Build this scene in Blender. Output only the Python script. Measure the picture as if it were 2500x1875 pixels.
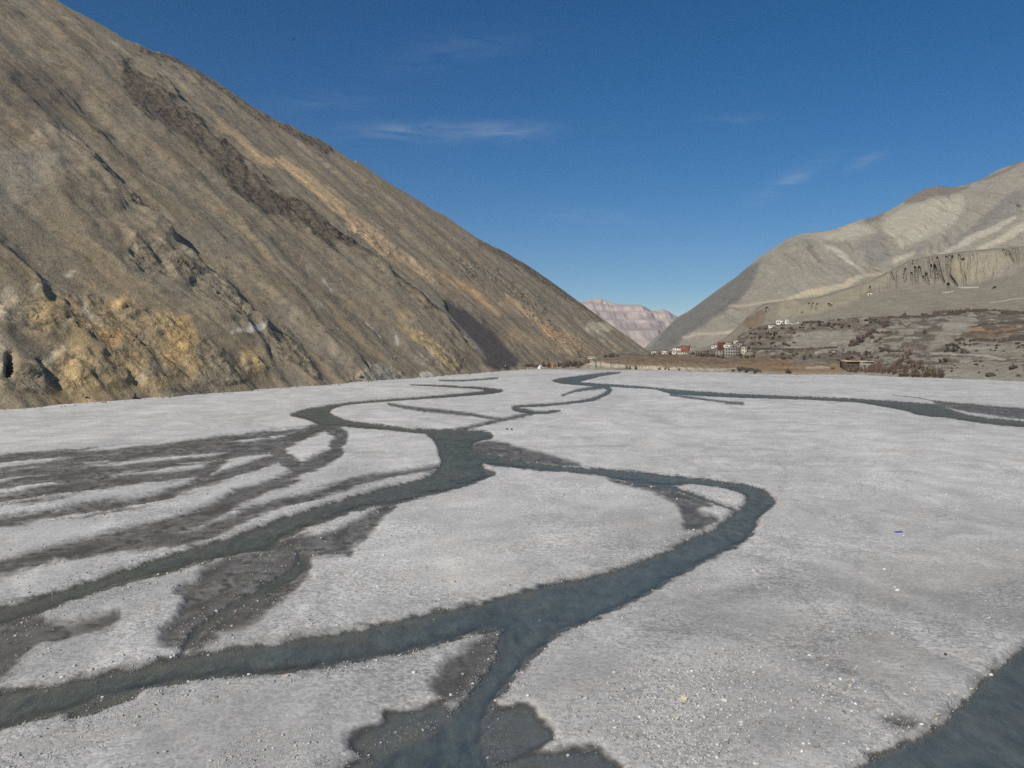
import bpy, math, random
import numpy as np
from mathutils import Vector

random.seed(7)
rng = np.random.default_rng(11)
R = math.radians
scene = bpy.context.scene
for o in list(bpy.data.objects):
    bpy.data.objects.remove(o, do_unlink=True)
COL = scene.collection

# ------------------------------------------------------------------ camera, sky, sun, exposure
CAM_H, F, CX, HY = 25.0, 2040.0, 1250.0, 850.0      # metres above the gravel; focal length and horizon in photo pixels
cam_d = bpy.data.cameras.new("camera")
cam_d.sensor_width = 36.0
cam_d.lens = 36.0 * F / 2500.0
cam_d.shift_y = -(937.5 - HY) / 2500.0
cam_d.clip_start, cam_d.clip_end = 1.0, 40000.0
cam = bpy.data.objects.new("camera", cam_d)
cam.location = (0, 0, CAM_H)
cam.rotation_euler = (R(90), 0, 0)
COL.objects.link(cam)
scene.camera = cam

SUN_EL, SUN_AZ = 37.0, 213.0                          # azimuth clockwise from +Y: behind and to the left of the camera
world = bpy.data.worlds.new("World")
scene.world = world
world.use_nodes = True
wn, wl = world.node_tree.nodes, world.node_tree.links
wn.clear()


def wmath(op, a, b=None):
    n = wn.new("ShaderNodeMath"); n.operation = op
    for i, v in enumerate((a, b)):
        if v is None: continue
        if isinstance(v, (int, float)): n.inputs[i].default_value = v
        else: wl.new(v, n.inputs[i])
    return n.outputs[0]


sky = wn.new("ShaderNodeTexSky")
sky.sky_type = 'NISHITA'
sky.sun_disc = False
sky.sun_elevation = R(SUN_EL)
sky.sun_rotation = R(SUN_AZ)
sky.altitude = 2800.0
sky.air_density = 1.0
sky.dust_density = 0.05
sky.ozone_density = 2.2
hsv = wn.new("ShaderNodeHueSaturation")
hsv.inputs["Saturation"].default_value = 1.40
hsv.inputs["Value"].default_value = 0.90
wl.new(sky.outputs[0], hsv.inputs["Color"])
# thin cirrus: noise in sky directions, gathered in a few faint wisps
geo = wn.new("ShaderNodeTexCoord")
sep = wn.new("ShaderNodeSeparateXYZ"); wl.new(geo.outputs["Generated"], sep.inputs[0])
yy = wmath('MAXIMUM', sep.outputs[1], 0.02)
u_ = wmath('DIVIDE', sep.outputs[0], yy)
v_ = wmath('DIVIDE', sep.outputs[2], yy)
wisps = [(985, 318, 95, 16, 0.00, .55), (1215, 316, 105, 15, 0.05, .6), (1110, 120, 170, 40, .2, .16), (1100, 325, 260, 26, 0.0, .25),
         (1945, 432, 85, 18, .45, .40), (1880, 470, 110, 18, .6, .22), (2115, 396, 50, 14, .4, .38), (1800, 290, 90, 12, 0.03, .2), (1450, 530, 140, 18, -.05, .18), (800, 250, 160, 30, .1, .14)]
tot = None
for (x0, y0, sx, sy, rot, amp) in wisps:
    du = wmath('SUBTRACT', u_, (x0 - CX) / F); dv = wmath('SUBTRACT', v_, (HY - y0) / F)
    c, s = math.cos(rot), math.sin(rot)
    p = wmath('ADD', wmath('MULTIPLY', du, c * F / sx), wmath('MULTIPLY', dv, s * F / sx))
    q = wmath('ADD', wmath('MULTIPLY', du, -s * F / sy), wmath('MULTIPLY', dv, c * F / sy))
    e = wmath('EXPONENT', wmath('MULTIPLY', wmath('ADD', wmath('MULTIPLY', p, p), wmath('MULTIPLY', q, q)), -1.0))
    e = wmath('MULTIPLY', e, amp)
    tot = e if tot is None else wmath('ADD', tot, e)
mp = wn.new("ShaderNodeMapping"); mp.inputs["Scale"].default_value = (14, 14, 70)
mp.inputs["Rotation"].default_value = (0, R(4), 0)
wl.new(geo.outputs["Generated"], mp.inputs[0])
nz = wn.new("ShaderNodeTexNoise"); nz.inputs["Scale"].default_value = 1.0; nz.inputs["Detail"].default_value = 8; nz.inputs["Distortion"].default_value = 1.3
wl.new(mp.outputs[0], nz.inputs["Vector"])
nr = wn.new("ShaderNodeMapRange"); nr.inputs[1].default_value = .36; nr.inputs[2].default_value = .72
wl.new(nz.outputs["Fac"], nr.inputs[0])
fac = wmath('MULTIPLY', wmath('MULTIPLY', tot, nr.outputs[0]), 0.46)
mixc = wn.new("ShaderNodeMix"); mixc.data_type = 'RGBA'
wl.new(fac, mixc.inputs[0]); wl.new(hsv.outputs[0], mixc.inputs[6]); mixc.inputs[7].default_value = (6.3, 7.0, 8.2, 1)
bg = wn.new("ShaderNodeBackground"); bg.inputs["Strength"].default_value = 0.068
wl.new(mixc.outputs[2], bg.inputs["Color"])
wo = wn.new("ShaderNodeOutputWorld"); wl.new(bg.outputs[0], wo.inputs["Surface"])

sun_d = bpy.data.lights.new("sun", 'SUN')
sun_d.energy = 4.2
sun_d.angle = R(0.53)
sun_d.color = (1.0, 0.95, 0.88)
sun = bpy.data.objects.new("sun", sun_d)
az, el = R(SUN_AZ), R(SUN_EL)
to_sun = Vector((math.sin(az) * math.cos(el), math.cos(az) * math.cos(el), math.sin(el)))
sun.rotation_euler = (-to_sun).to_track_quat('-Z', 'Y').to_euler()
sun.location = to_sun * 500
COL.objects.link(sun)
scene.view_settings.view_transform = 'Standard'
scene.view_settings.look = 'None'
scene.view_settings.exposure = 0.25
scene.view_settings.gamma = 1.0
scene.view_settings.use_curve_mapping = False
scene.render.engine = 'CYCLES'
scene.cycles.use_denoising = False                     # keep the fine grain of gravel and scree
scene.cycles.max_bounces = 5
scene.cycles.transparent_max_bounces = 12
scene.cycles.caustics_reflective = False
scene.cycles.caustics_refractive = False

# ------------------------------------------------------------------ helpers
def P(px, py, D):
    return (px - CX) / F * D, D, CAM_H - (py - HY) / F * D


def lin(r, g, b):
    f = lambda c: (c / 255 / 12.92) if c / 255 <= .04045 else ((c / 255 + .055) / 1.055) ** 2.4
    return np.array([f(r), f(g), f(b)])


def hash2(ix, iy, seed):
    h = (ix.astype(np.int64) * 374761393 + iy.astype(np.int64) * 668265263 + seed * 2147483647) & 0xFFFFFFFF
    h = ((h ^ (h >> 13)) * 1274126177) & 0xFFFFFFFF
    return h ^ (h >> 16)


def pnoise(x, y, seed=0):
    x = np.asarray(x, float); y = np.asarray(y, float)
    ix, iy = np.floor(x), np.floor(y)
    fx, fy = x - ix, y - iy
    ux, uy = fx * fx * fx * (fx * (fx * 6 - 15) + 10), fy * fy * fy * (fy * (fy * 6 - 15) + 10)
    def g(ox, oy):
        a = (hash2(ix + ox, iy + oy, seed) & 1023) * (2 * np.pi / 1024)
        return np.cos(a) * (fx - ox) + np.sin(a) * (fy - oy)
    n0 = g(0, 0) * (1 - ux) + g(1, 0) * ux
    n1 = g(0, 1) * (1 - ux) + g(1, 1) * ux
    return (n0 * (1 - uy) + n1 * uy) * 1.5


def fbm(x, y, o=4, seed=0, gain=.5, lac=2.07):
    t = 0; a = 1; n = 0
    for i in range(o):
        t = t + a * pnoise(x, y, seed + i * 17); n += a
        a *= gain; x = x * lac + 3.7; y = y * lac - 1.3
    return t / n * 1.3


def ridged(x, y, o=4, seed=0, gain=.5, lac=2.1):
    t = 0; a = 1; n = 0
    for i in range(o):
        t = t + a * (1 - 2 * np.abs(pnoise(x, y, seed + i * 31))); n += a
        a *= gain; x = x * lac + 5.1; y = y * lac + 2.2
    return t / n


def facet(x, y, seed=0):
    """broken rock: every cell is a tilted flat facet of its own height"""
    ix, iy = np.floor(x), np.floor(y)
    best = np.full(x.shape, 9.0); out = np.zeros(x.shape)
    for ox in (-1, 0, 1):
        for oy in (-1, 0, 1):
            h1 = hash2(ix + ox, iy + oy, seed); h2 = hash2(ix + ox, iy + oy, seed + 77)
            cx = ix + ox + (h1 & 255) / 255.0; cy = iy + oy + ((h1 >> 8) & 255) / 255.0
            d = (x - cx) ** 2 + (y - cy) ** 2
            v = ((h2 & 255) / 255.0 - .5) * 1.4 + (x - cx) * (((h2 >> 8) & 255) / 255.0 - .5) * 2.2 + (y - cy) * (((h2 >> 16) & 255) / 255.0 - .5) * 2.2
            m = d < best
            best = np.where(m, d, best); out = np.where(m, v, out)
    return out


def sst(e0, e1, x):
    t = np.clip((x - e0) / (e1 - e0), 0, 1)
    return t * t * (3 - 2 * t)


CROPS = {'A': (0, 900, 1.7696), 'B': (1000, 900, 1.4747), 'C': (0, 1300, 2.458), 'D': (700, 1300, 2.212), 'E': (1600, 1300, 2.458),
         'F': (0, 0, 2.765), 'G': (600, 300, 2.4578), 'H': (0, 600, 3.16), 'R': (1700, 350, 2.765), 'V': (1400, 650, 3.687),
         'S': (2100, 560, 5.53), 'M': (1600, 780, 7.373), 'N': (1400, 700, 7.373), 'T': (1800, 740, 7.373), 'U': (2040, 740, 7.373),
         'X': (2250, 720, 7.54), 'Q': (1240, 780, 5.53), 'W': (1900, 650, 3.687)}


def cv(k, pts):
    ox, oy, s = CROPS[k]
    return [((ox + p[0] / s, oy + p[1] / s) + tuple(w / s for w in p[2:])) for p in pts]


def chaikin(pts, closed, it=2):
    p = np.array(pts, float)
    for _ in range(it):
        q = np.roll(p, -1, 0) if closed else p[1:]
        b = p if closed else p[:-1]
        n = np.empty((len(b) * 2, p.shape[1]))
        n[0::2] = b * .75 + q * .25; n[1::2] = b * .25 + q * .75
        p = n if closed else np.vstack([p[:1], n, p[-1:]])
    return p


BIG = 80.0


def sd_stroke(x, y, pts, smooth=2, margin=BIG):
    p = chaikin(pts, False, smooth)
    wmax = p[:, 2].max() / 2
    out = np.full(x.shape, margin)
    m = (x > p[:, 0].min() - wmax - margin) & (x < p[:, 0].max() + wmax + margin) & (y > p[:, 1].min() - wmax - margin) & (y < p[:, 1].max() + wmax + margin)
    xx, yy_ = x[m], y[m]
    best = np.full(xx.shape, margin)
    for a, b in zip(p[:-1], p[1:]):
        d = b[:2] - a[:2]; L = d @ d + 1e-9
        t = np.clip(((xx - a[0]) * d[0] + (yy_ - a[1]) * d[1]) / L, 0, 1)
        dist = np.hypot(xx - a[0] - t * d[0], yy_ - a[1] - t * d[1]) - (a[2] + (b[2] - a[2]) * t) / 2
        best = np.minimum(best, dist)
    out[m] = best
    return out


def sd_poly(x, y, pts, smooth=2, margin=BIG):
    p = chaikin([q[:2] for q in pts], True, smooth)
    out = np.full(x.shape, margin)
    m = (x > p[:, 0].min() - margin) & (x < p[:, 0].max() + margin) & (y > p[:, 1].min() - margin) & (y < p[:, 1].max() + margin)
    xx, yy_ = x[m], y[m]
    best = np.full(xx.shape, margin ** 2); ins = np.zeros(xx.shape, bool)
    q = np.roll(p, -1, 0)
    for a, b in zip(p, q):
        d = b - a; L = d @ d + 1e-9
        t = np.clip(((xx - a[0]) * d[0] + (yy_ - a[1]) * d[1]) / L, 0, 1)
        best = np.minimum(best, (xx - a[0] - t * d[0]) ** 2 + (yy_ - a[1] - t * d[1]) ** 2)
        if a[1] != b[1]:
            c = ((a[1] > yy_) != (b[1] > yy_)) & (xx < (b[0] - a[0]) * (yy_ - a[1]) / (b[1] - a[1]) + a[0])
            ins ^= c
    s = np.sqrt(best)
    out[m] = np.where(ins, -s, s)
    return out


def mesh_obj(name, verts, faces, mat=None, parent=None, smooth=False, attrs=None, link=True):
    """verts (n,3), faces (m,k) arrays of equal k"""
    verts = np.asarray(verts, np.float32); faces = np.asarray(faces, np.int32)
    me = bpy.data.meshes.new(name)
    k = faces.shape[1]
    me.vertices.add(len(verts)); me.vertices.foreach_set("co", verts.ravel())
    me.loops.add(faces.size); me.loops.foreach_set("vertex_index", faces.ravel())
    me.polygons.add(len(faces))
    me.polygons.foreach_set("loop_start", np.arange(0, faces.size, k, dtype=np.int32))
    me.polygons.foreach_set("loop_total", np.full(len(faces), k, np.int32))
    if smooth: me.polygons.foreach_set("use_smooth", np.ones(len(faces), bool))
    me.update(calc_edges=True)
    for an, av in (attrs or {}).items():
        av = np.asarray(av, np.float32)
        if av.ndim == 2:
            a = me.attributes.new(an, 'FLOAT_COLOR', 'POINT')
            a.data.foreach_set("color", np.hstack([av, np.ones((len(av), 1), np.float32)]).ravel())
        else:
            a = me.attributes.new(an, 'FLOAT', 'POINT'); a.data.foreach_set("value", av)
    if mat: me.materials.append(mat)
    if not link: return me
    o = bpy.data.objects.new(name, me); COL.objects.link(o)
    if parent: o.parent = parent
    return o


def grid_faces(nr, nc):
    i = np.arange(nr * nc).reshape(nr, nc)
    return np.stack([i[:-1, :-1].ravel(), i[:-1, 1:].ravel(), i[1:, 1:].ravel(), i[1:, :-1].ravel()], 1)


def structure(o):
    o["kind"] = "structure"; return o


def stuff(o, label, cat=None):
    o["kind"] = "stuff"; o["label"] = label
    if cat: o["category"] = cat
    return o


def tag(o, label, cat, group=None):
    o["label"] = label; o["category"] = cat
    if group: o["group"] = group
    return o


def empty(name, loc=(0, 0, 0), rz=0.0):
    o = bpy.data.objects.new(name, None); o.location = loc; o.rotation_euler = (0, 0, rz)
    o.empty_display_size = 0.5
    COL.objects.link(o); return o


class NT:
    def __init__(self, name):
        self.m = bpy.data.materials.new(name); self.m.use_nodes = True
        self.n, self.l = self.m.node_tree.nodes, self.m.node_tree.links
        self.n.clear()
        self.out = self.n.new("ShaderNodeOutputMaterial")
    def node(self, t, **kw):
        n = self.n.new(t)
        for k, v in kw.items(): setattr(n, k, v)
        return n
    def math(self, op, a, b=None, clamp=False):
        n = self.n.new("ShaderNodeMath"); n.operation = op; n.use_clamp = clamp
        for i, v in enumerate((a, b)):
            if v is None: continue
            if isinstance(v, (int, float)): n.inputs[i].default_value = v
            else: self.l.new(v, n.inputs[i])
        return n.outputs[0]
    def attr(self, name):
        n = self.n.new("ShaderNodeAttribute"); n.attribute_name = name; return n
    def pos(self):
        return self.n.new("ShaderNodeNewGeometry").outputs["Position"]
    def noise(self, scale, detail=4, vec=None, dist=0.0, rough=.55, stretch=None):
        n = self.n.new("ShaderNodeTexNoise"); n.inputs["Scale"].default_value = scale
        n.inputs["Detail"].default_value = detail; n.inputs["Distortion"].default_value = dist; n.inputs["Roughness"].default_value = rough
        v = vec if vec is not None else self.pos()
        if stretch:
            mp = self.n.new("ShaderNodeMapping"); mp.inputs["Scale"].default_value = stretch[0]; mp.inputs["Rotation"].default_value = stretch[1]
            self.l.new(v, mp.inputs[0]); v = mp.outputs[0]
        self.l.new(v, n.inputs["Vector"]); return n.outputs["Fac"]
    def voro(self, scale, feature='F1', out="Distance", vec=None):
        n = self.n.new("ShaderNodeTexVoronoi"); n.feature = feature; n.inputs["Scale"].default_value = scale
        self.l.new(vec if vec is not None else self.pos(), n.inputs["Vector"]); return n.outputs[out]
    def remap(self, v, a, b, c, d):
        n = self.n.new("ShaderNodeMapRange")
        for i, x in zip((1, 2, 3, 4), (a, b, c, d)): n.inputs[i].default_value = x
        self.l.new(v, n.inputs[0]); return n.outputs[0]
    def mix(self, f, a, b, blend='MIX'):
        n = self.n.new("ShaderNodeMix"); n.data_type = 'RGBA'; n.blend_type = blend
        for i, v in ((0, f), (6, a), (7, b)):
            if isinstance(v, (int, float)): n.inputs[i].default_value = v
            elif isinstance(v, (tuple, list, np.ndarray)): n.inputs[i].default_value = (*[float(c) for c in v[:3]], 1)
            else: self.l.new(v, n.inputs[i])
        return n.outputs[2]
    def scale(self, c, f):
        n = self.n.new("ShaderNodeVectorMath"); n.operation = 'SCALE'
        self.l.new(c, n.inputs[0])
        if isinstance(f, (int, float)): n.inputs[3].default_value = f
        else: self.l.new(f, n.inputs[3])
        return n.outputs[0]
    def bump(self, h, strength, dist):
        n = self.n.new("ShaderNodeBump"); n.inputs["Strength"].default_value = strength; n.inputs["Distance"].default_value = dist
        self.l.new(h, n.inputs["Height"]); return n.outputs[0]
    def principled(self, color, rough=.9, normal=None, spec=.2):
        n = self.n.new("ShaderNodeBsdfPrincipled")
        if isinstance(color, (tuple, list, np.ndarray)): n.inputs["Base Color"].default_value = (*[float(c) for c in color[:3]], 1)
        else: self.l.new(color, n.inputs["Base Color"])
        if isinstance(rough, (int, float)): n.inputs["Roughness"].default_value = rough
        else: self.l.new(rough, n.inputs["Roughness"])
        n.inputs["Specular IOR Level"].default_value = spec
        if normal is not None: self.l.new(normal, n.inputs["Normal"])
        self.l.new(n.outputs[0], self.out.inputs["Surface"]); return n


def mat_plain(name, col, var=.18, scale=1.5, rough=.85, bump=.0, spec=.2):
    t = NT(name)
    f = t.noise(scale, 5)
    c = t.scale(t.mix(0.0, col, col), t.remap(f, .3, .7, 1 - var, 1 + var))
    nb = t.bump(t.noise(scale * 3, 4), bump, .3 / scale) if bump else None
    t.principled(c, rough, nb, spec)
    return t.m


def mat_rock(name, fine, mid, var_f=.22, var_m=.2, bump=.6, bdist=1.0, rocky=False):
    """vertex colour carries the rock's colour zones and some painted shade; noise adds grain; bump adds fine relief"""
    t = NT(name)
    c = t.attr("Col").outputs["Color"]
    n1 = t.noise(fine, 5, rough=.7)
    n2 = t.noise(mid, 6, dist=.6, rough=.62)
    n3 = t.noise(fine * 3.1, 3, rough=.7)
    c = t.scale(c, t.remap(n1, .25, .75, 1 - var_f, 1 + var_f))
    c = t.scale(c, t.remap(n2, .28, .72, 1 - var_m, 1 + var_m))
    c = t.scale(c, t.remap(n3, .25, .75, 1 - var_f * .9, 1 + var_f * .9))
    h = t.math('ADD', n1, t.math('MULTIPLY', n2, 2.2))
    h = t.math('ADD', h, t.math('MULTIPLY', n3, .4))
    if rocky:                                             # fractured outcrops: crisp relief where the rock is bare
        rk = t.attr("Rock").outputs["Fac"]
        vb = t.voro(.22, out="Color"); vb2 = t.voro(.3, out="Color")
        cr = t.math('ADD', t.math('MULTIPLY', t.noise(.10, 8, dist=.4, rough=.60), 4.5), t.math('ADD', t.math('MULTIPLY', t.voro(.13), 3.0), t.math('MULTIPLY', t.voro(.40), .7)))
        h = t.math('ADD', h, t.math('MULTIPLY', t.math('MULTIPLY', rk, cr), 1.0))
        sv_ = t.node("ShaderNodeSeparateColor"); t.l.new(vb2, sv_.inputs[0])
        c = t.scale(c, t.math('ADD', 1.0, t.math('MULTIPLY', rk, t.math('MULTIPLY', t.math('SUBTRACT', sv_.outputs[0], .5), .22))))
        bump = .85
    t.principled(c, .95, t.bump(h, bump, bdist), .1)
    return t.m


# ------------------------------------------------------------------ riverbed: channels traced as ground shapes, then carved
pxs = np.concatenate([np.linspace(-2600, -80, 20)[:-1], np.arange(-80, 2590, 3.4), np.linspace(2600, 5200, 50)])
pys = np.concatenate([np.array([853, 856, 860, 866, 872, 880, 886, 890, 894]), np.arange(896, 1000, 1.0), np.arange(1000, 1180, 1.6),
                      np.arange(1180, 1905, 2.6), np.linspace(1910, 4200, 24)])
GX, GY = np.meshgrid(pxs, pys)
GD = CAM_H * F / (GY - HY)
WX, WY = (GX - CX) / F * GD, GD
gx, gy = GX.ravel(), GY.ravel()
wx, wy = WX.ravel(), WY.ravel()
K = np.clip((gy - HY) / 450.0, .08, 3)                 # how big one metre is in the photo here
# meander noise so that the traced edges become ragged banks
nzx = fbm(wx / 3.2, wy / 3.2, 4, 5)
nzy = fbm(wx / 9.0, wy / 14.0, 3, 9)
nfine = fbm(wx / .9, wy / .9, 3, 21)
edge = (nzx * 9 + nfine * 4) * K + nzy * 4 * K

WATER_POLY = [
    cv('A', [(1770, 66), (1990, 73), (2110, 80), (2190, 92), (2130, 108), (1900, 125), (1700, 138), (1560, 147), (1470, 158), (1425, 180), (1430, 195), (1500, 222), (1620, 238), (1760, 252), (1900, 262), (1960, 262), (1960, 290), (1870, 285), (1830, 278), (1700, 266), (1560, 252), (1450, 243), (1400, 250), (1375, 238), (1330, 218), (1290, 207), (1250, 200), (1265, 190), (1320, 172), (1420, 155), (1600, 135), (1850, 118), (2060, 100), (2110, 92), (1990, 80), (1770, 71)]),
    cv('A', [(1830, 278), (1890, 262), (1990, 258), (2090, 264), (2120, 272), (2140, 300), (2060, 310), (2040, 335), (2100, 360), (2212, 380), (2212, 408), (2130, 400), (2085, 403), (2100, 430), (2150, 448), (2120, 462), (2050, 490), (1950, 520), (1830, 545), (1750, 570), (1600, 592), (1500, 617), (1400, 652), (1300, 692), (1230, 722), (1205, 745)])
    + cv('C', [(1650, 108), (1550, 105), (1430, 120), (1300, 150), (1150, 190), (900, 260), (700, 305), (450, 385), (300, 440), (200, 480), (0, 545), (-200, 610), (-200, 480), (0, 430), (200, 385), (400, 330), (700, 225), (950, 140), (1180, 75), (1350, 30)])
    + cv('A', [(1050, 695), (1150, 665), (1280, 620), (1400, 580), (1520, 545), (1650, 510), (1830, 470), (1880, 440), (1910, 400), (1895, 360), (1890, 330), (1865, 295)]),
    cv('B', [(215, 290), (260, 303), (330, 316), (400, 330), (500, 343), (620, 353), (750, 360), (880, 376), (1000, 386), (1100, 397), (1200, 411), (1262, 425), (1308, 452), (1322, 470), (1312, 492), (1285, 512), (1265, 532), (1255, 558), (1238, 596), (1190, 627), (1100, 672), (1030, 707)])
    + cv('D', [(2100, 240), (1950, 320), (1800, 400), (1650, 470), (1500, 530), (1400, 600), (1310, 690), (1230, 780), (1170, 850), (1120, 905), (1100, 960), (1075, 1010), (1065, 1080), (1085, 1160), (1110, 1210), (1150, 1290), (1200, 1600), (-100, 1600), (240, 1300), (330, 1240), (450, 1180), (540, 1120), (650, 1060), (780, 1010), (850, 960), (930, 900), (1010, 840), (1080, 740), (1130, 640), (1140, 560), (1170, 495), (1000, 530), (800, 592), (600, 650), (450, 680), (300, 705), (150, 730), (0, 745)])
    + cv('C', [(1500, 845), (1300, 860), (1150, 880), (1000, 905), (800, 940), (700, 955), (550, 1005), (400, 1060), (250, 1095), (100, 1135), (0, 1175), (-200, 1250), (-200, 985), (0, 945), (200, 910), (400, 865), (600, 830), (800, 790), (1000, 740), (1150, 710), (1500, 660)])
    + cv('D', [(0, 560), (200, 530), (400, 500), (600, 460), (850, 410), (1000, 380), (1150, 345), (1300, 295), (1500, 250), (1700, 205), (1900, 145), (2000, 105), (2120, 55)])
    + cv('B', [(1000, 602), (1080, 572), (1130, 537), (1165, 510), (1195, 492), (1215, 466), (1198, 448), (1130, 424), (1030, 412), (940, 418), (880, 418), (800, 405), (720, 390), (640, 374), (520, 364), (400, 356), (300, 346), (262, 338), (240, 310)]),
    cv('E', [(9000, -330), (6000, -120), (4400, 40), (3300, 180), (2700, 380), (2400, 530), (2212, 650), (2100, 740), (1950, 850), (1870, 950), (1750, 1060), (1600, 1180), (1480, 1225), (1300, 1310), (1200, 1370), (1120, 1440), (900, 1700), (0, 3000), (0, 6500), (9000, 6500)]),
    cv('B', [(510, 45), (520, 36), (600, 26), (690, 14), (760, 11), (760, 16), (690, 26), (640, 40), (600, 48), (750, 57), (880, 66), (920, 72), (1100, 85), (1300, 95), (1500, 102), (1620, 108), (1760, 117), (1880, 122), (1925, 135), (1985, 158), (2060, 174), (2212, 187), (2500, 200), (2500, 226), (2212, 209), (2120, 201), (2020, 189), (1950, 176), (1830, 166), (1800, 152), (1690, 132), (1600, 118), (1400, 108), (1150, 103), (960, 93), (920, 84), (880, 71), (700, 64), (560, 55)]),
]
WATER_STROKE = [
    cv('B', [(900, 420, 14), (960, 430, 12), (1050, 458, 9), (1120, 485, 11), (1180, 506, 14)]),
    cv('B', [(690, 62, 9), (725, 72, 15), (715, 85, 14), (660, 112, 10), (560, 124, 8), (450, 132, 8), (380, 134, 8), (372, 142, 12), (410, 150, 20), (470, 158, 12), (540, 150, 6)]),
    cv('C', [(1790, 110, 50), (1840, 165, 90), (1730, 255, 95), (1560, 350, 70), (1350, 450, 70), (1220, 540, 60), (1120, 650, 56), (1090, 720, 50)]),
    cv('A', [(1400, 246, 30), (1330, 275, 22), (1260, 300, 12)]),
]
WET_POLY = [
    cv('C', [(1680, 50), (1800, 20), (1960, 20), (2150, 10), (2212, 10), (2100, 80), (2090, 105), (1870, 130), (1860, 200), (1830, 280), (1720, 360), (1600, 450), (1500, 550), (1330, 560), (1250, 620), (1150, 705), (1080, 670), (960, 640), (1020, 560), (1090, 500), (1130, 430), (1140, 375), (1070, 350), (1080, 330), (1180, 300), (1220, 220), (1350, 150), (1470, 110), (1600, 110)]),
    cv('C', [(-100, 600), (0, 560), (100, 530), (250, 480), (260, 530), (400, 560), (560, 510), (720, 470), (700, 520), (640, 560), (480, 610), (300, 630), (200, 670), (60, 780), (0, 860), (-100, 900)]),
    cv('B', [(1870, 114), (2000, 127), (2212, 144), (2500, 160), (2500, 195), (2212, 180), (2100, 165), (2000, 150), (1920, 135)]),
    cv('B', [(710, 393), (800, 407), (880, 422), (960, 440), (1050, 470), (1090, 490), (1045, 488), (1025, 505), (1060, 530), (1110, 530), (1090, 555), (1040, 572), (985, 572), (1000, 545), (985, 510), (950, 470), (880, 432), (760, 410)]),
    cv('E', [(1380, 1100), (1450, 1108), (1560, 1125), (1540, 1145), (1440, 1150)]),
    cv('B', [(210, 270), (260, 262), (330, 262), (390, 285), (480, 305), (560, 330), (640, 350), (480, 340), (330, 318), (250, 300)]),
    cv('D', [(790, 800), (860, 700), (960, 640), (1070, 560), (1150, 520), (1120, 640), (1080, 740), (1010, 840), (900, 890), (810, 860)]),
]
SHOAL = [cv('D', [(540, 955), (700, 940), (850, 900), (860, 970), (680, 1080), (540, 1150), (400, 1185), (340, 1110), (400, 1060), (540, 1000)]),
    cv('D', [(1090, 965), (1290, 900), (1350, 1010), (1430, 1040), (1400, 1120), (1280, 1160), (1200, 1210), (1100, 1210), (1040, 1080)]),
    cv('D', [(1060, 1400), (1110, 1230), (1240, 1200), (1420, 1165), (1600, 1160), (1690, 1140), (1690, 1210), (1770, 1225), (1800, 1290), (1780, 1450)]),
    cv('C', [(400, 1080), (560, 1010), (720, 945), (830, 925), (800, 970), (640, 1030), (480, 1080)])]
WET_STROKE = [
    cv('A', [(1400, 248, 40), (1320, 275, 42), (1230, 310, 46), (1150, 330, 46), (1060, 335, 30)]),
    cv('A', [(1330, 262, 10), (1100, 288, 15), (900, 312, 14), (750, 335, 14), (550, 350, 16), (350, 365, 22), (150, 372, 14), (-100, 400, 14)]),
    cv('A', [(1030, 330, 26), (850, 345, 40), (700, 360, 18), (500, 375, 22), (350, 395, 20), (200, 420, 20), (-100, 455, 16)]),
    cv('A', [(1150, 335, 50), (1060, 345, 40), (960, 385, 18), (800, 395, 20), (640, 415, 24), (500, 435, 18), (350, 440, 30), (200, 445, 26), (-100, 455, 22)]),
    cv('A', [(1020, 350, 25), (950, 395, 25), (880, 450, 36), (870, 490, 28), (760, 525, 22), (640, 570, 24), (500, 590, 28), (420, 600, 30), (250, 625, 16), (100, 645, 14), (-100, 672, 14)]),
    cv('A', [(890, 440, 22), (700, 465, 20), (550, 480, 28), (400, 500, 40), (250, 520, 44), (130, 545, 28), (-100, 575, 14)]),
    cv('A', [(450, 455, 26), (300, 460, 34), (150, 470, 22), (-100, 530, 15)]),
    cv('A', [(1200, 350, 56), (1240, 400, 46), (1300, 430, 46), (1270, 460, 42), (1130, 500, 42), (1050, 535, 46), (970, 590, 38), (880, 640, 46), (700, 690, 50), (500, 730, 46), (300, 775, 42), (150, 820, 42), (-100, 880, 40)]),
    cv('A', [(1190, 390, 26), (1060, 430, 32), (930, 480, 32), (870, 490, 24)]),
    cv('A', [(1420, 255, 36), (1500, 285, 30), (1440, 330, 42), (1470, 360, 36), (1400, 385, 44), (1330, 425, 44), (1290, 440, 36)]),
    cv('A', [(1890, 425, 10), (1700, 455, 8), (1560, 480, 26), (1450, 510, 26), (1300, 560, 14), (1150, 600, 22), (1000, 650, 36), (950, 690, 42), (800, 730, 42), (600, 750, 38), (450, 770, 28), (250, 800, 28)]),
    cv('A', [(1700, 588, 16), (1630, 618, 42), (1570, 685, 76), (1460, 730, 60), (1340, 765, 52)]),
    cv('A', [(1510, 790, 6), (1400, 790, 12), (1310, 785, 14)]),
    cv('A', [(1680, 150, 5), (1760, 168, 9), (1900, 183, 13), (2010, 192, 8), (2100, 208, 8), (2160, 217, 4)]),
    cv('B', [(440, 160, 9), (380, 174, 6), (300, 190, 6), (200, 214, 7), (140, 224, 8)]),
    cv('B', [(690, 66, 12), (640, 72, 8), (600, 78, 5), (550, 96, 3)]),
    cv('A', [(2150, 40, 5), (2000, 52, 4), (1900, 50, 3)]),
    cv('B', [(330, 4, 4), (250, 8, 3), (200, 2, 3)]),
    cv('B', [(1140, 121, 5), (1200, 124, 6)]),
    cv('B', [(940, 92, 5), (1020, 105, 4), (1150, 120, 3)]),
]
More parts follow.
